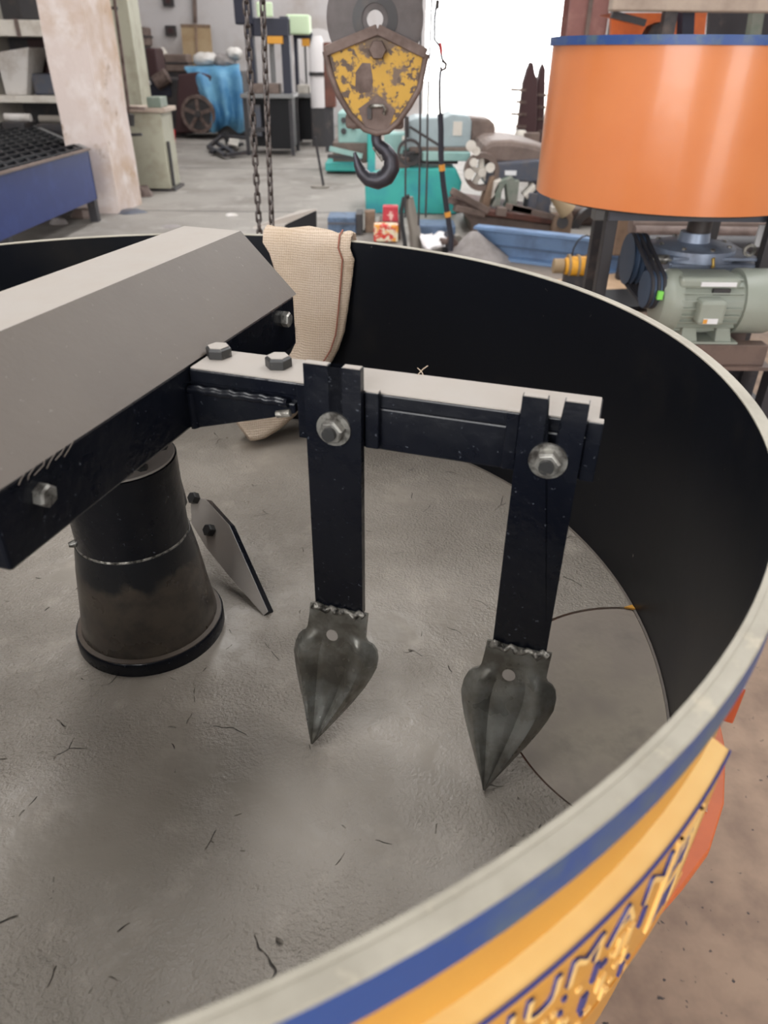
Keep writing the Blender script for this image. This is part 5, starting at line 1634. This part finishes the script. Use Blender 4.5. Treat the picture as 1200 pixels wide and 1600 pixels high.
p1 = V((sx_, mo.y, mo.z - 0.0))
p1z = at(1018, 452, mo.y)
p1 = V((sx_, mo.y, p1z.z))
p2 = at(1000, 402, mo.y + 0.25)
p2 = V((sx_ - 0.012, mo.y + 0.22, p2.z))
pulley(p1, 28 * k, 0.065, 'motor_pulley')
pulley(p2, 40 * k, 0.065, 'driven_pulley')
MB().cyl(V((sx_, mo.y, mo.z)), V((ml, mo.y, mo.z)), 0.018, 16).build('motor_shaft', 'bolt_steel', mt_, smooth=40)
MB().cyl(p2, V((gl + 0.02, p2.y, p2.z)), 0.018, 16).build('gear_shaft', 'bolt_steel', mt_, smooth=40)
for dx in (-0.021, 0.0, 0.021):
    pts = []
    dirv = (p2 - p1); dirv.x = 0
    ang = math.atan2(dirv.z, dirv.y)
    for (c, r_, a0, a1) in ((p2, 38 * k, ang + pi / 2, ang - pi / 2), (p1, 26.5 * k, ang - pi / 2, ang - 3 * pi / 2)):
        for s in range(11):
            a = a0 + (a1 - a0) * s / 10
            pts.append(V((c.x + dx + (0.0), c.y + r_ * cos(a), c.z + r_ * sin(a))))
    MB().tube(pts, 0.0085, 6, closed=True).build('belt', 'belt', mt_, smooth=50)
MB().box((at(1033, 452, mo.y - 0.1).x, mo.y - 0.085, p1.z - 0.014), (at(1041, 452, mo.y - 0.1).x, mo.y - 0.07, p1.z + 0.014)).build('green_tag', 'sticker_green', mt_)
# base frame of the motor
fz = mo.z - MR * 1.24
bf = thing('motor_stand', 'brown steel stand with slotted rails carrying the electric motor', 'stand', V((at(1110, 560, MTY).x, MTY, 0)))
for dy in (-0.09, 0.09):
    MB().box((at(1050, 530, MTY).x, mo.y + dy - 0.03, fz - 0.075), (at(1182, 530, MTY).x, mo.y + dy + 0.03, fz)).build('rail', 'frame_brown', bf, bevel=0.003)
MB().box((at(1076, 540, MTY).x, mo.y - 0.14, fz - 0.088), (at(1190, 540, MTY).x, mo.y + 0.14, fz - 0.075)).build('slotted_plate', 'frame_brown', bf)
for x in (at(1090, 560, MTY).x, at(1200, 560, MTY).x):
    for dy in (-0.10, 0.10):
        MB().box((x - 0.03, mo.y + dy - 0.03, 0), (x + 0.03, mo.y + dy + 0.03, fz - 0.088)).build('leg', 'frame_dark', bf)
MB().box((at(1080, 590, MTY).x, mo.y - 0.13, 0.25), (at(1215, 590, MTY).x, mo.y + 0.13, 0.30)).build('shelf', 'frame_dark', bf)
MB().box((at(1085, 575, MTY).x, mo.y + 0.10, 0.30), (at(1210, 575, MTY).x, mo.y + 0.13, fz - 0.088)).build('back_panel', 'frame_dark', bf)

# pipes, carton and plant in the gloom behind the orange mixer
for i, (xa, xb, yy, y_, r_, mt, lab) in enumerate(((985, 1210, 352, 4.85, 0.055, 'machine_brown', 'upper brown steel pipe stacked behind the motor'), (990, 1210, 366, 4.60, 0.05, 'rust_brown', 'lower pinkish steel pipe stacked behind the motor'), (985, 1210, 384, 4.30, 0.06, 'frame_dark', 'dark steel pipe at the bottom of the stack behind the motor'))):
    t = thing('stored_pipe', lab, 'pipe', V((at(1090, yy, y_).x, y_, 0)), 'pipes behind the motor')
    a, b = at(xa, yy, y_), at(xb, yy, y_)
    MB().tube([a, V((b.x, y_, a.z))], r_, 14).build('tube', mt, t, smooth=40)
    for x in (a.x + 0.25, b.x - 0.2):
        MB().box((x, y_ - 0.05, 0), (x + 0.05, y_ + 0.05, a.z - r_ * 0.95)).build('trestle', 'frame_dark', t)
tag(pbox(962, 986, 340, 400, 5.0, 0.25).build('brown_carton', 'cardboard', None, bevel=0.01), 'brown carton seen between the mixer leg and the pipes', 'carton')
# column, platform beam and orange hopper over the mixer
cx0, cx1 = at(888, 30, 10.0).x, at(950, 30, 10.0).x
fw = cx1 - cx0
ic = thing('steel_column', 'reddish-brown steel column standing behind the orange mixer', 'column', V(((cx0 + cx1) / 2, 10.1, 0)))
for a, b, y0, y1 in ((cx0, cx1, 10.0, 10.03), (cx0, cx1, 10.37, 10.4), ((cx0 + cx1) / 2 - 0.012, (cx0 + cx1) / 2 + 0.012, 10.03, 10.37)):
    MB().box((a, y0, 0), (b, y1, ROOF)).build('flange' if b - a > 0.1 else 'web', 'column_red', ic)
MB().box((cx0 + fw * 0.45, 9.97, 0), (cx0 + fw * 0.55, 10.0, ROOF)).build('cover_strip', 'frame_brown', ic)
MB().cyl(V((cx1 + 0.05, 9.95, 0)), V((cx1 + 0.05, 9.95, ROOF)), 0.05, 12).build('pipe', 'table_grey', ic, smooth=40)
QY = 5.6
pf = thing('batching_stand', 'tall batching stand with a beige platform beam and orange chute behind the orange drum', 'stand', V((at(1100, 30, QY).x, QY, 0)))
bz0, bz1 = at(1080, 18, QY).z, at(1080, -14, QY).z
MB().box((at(958, 5, QY).x, QY, bz0), (at(1330, 5, QY).x, QY + 0.12, bz1)).build('platform_beam', 'beam_beige', pf, bevel=0.01)
m = MB()
m.prism([at(x, y, QY + 0.3) for x, y in ((958, 20), (1072, 20), (1010, 34))], (0, 0.4, 0))
m.build('chute', 'orange_dark', pf)
MB().bar(at(956, 22, QY + 0.28), at(1008, 36, QY + 0.28), 0.04, 0.04).build('chute_edge', 'frame_dark', pf)
m = MB()
m.prism([at(x, y, QY + 0.8) for x, y in ((955, 25), (1105, 18), (1095, 110), (955, 110))], (0, 0.06, 0))
m.build('back_sheet', 'orange_dark', pf)
MB().bar(at(1072, 16, QY + 0.25), at(1068, 120, QY + 0.25), 0.11, 0.08).build('strut', 'navy', pf)
m = MB()
m.prism([at(x, y, QY + 0.4) for x, y in ((1012, 54), (1020, 40), (1034, 34), (1036, 54))], (0, 0.15, 0))
m.build('bracket', 'frame_dark', pf)
MB().prism([at(x, y, QY + 1.0) for x, y in ((1110, 15), (1260, 15), (1260, 120), (1104, 120))], (0, 0.06, 0)).build('dark_sheet', 'frame_dark', pf)
for px in (1040, 1240):
    x = at(px, 30, QY).x
    MB().box((x, QY + 0.02, 0), (x + 0.08, QY + 0.1, bz0)).build('post', 'frame_dark', pf)
MB().box((at(1000, 360, QY + 0.15).x, QY + 0.12, 0), (at(1330, 360, QY + 0.15).x, QY + 0.18, at(1100, 300, QY).z)).build('dark_backing', 'frame_dark', pf)  # dark sheet added to stand in for the shade behind the motor
MB().bar(at(1182, 20, QY + 0.6), at(1176, 60, QY + 0.6), 0.08, 0.08).build('pipe_stub', 'machine_green', pf)
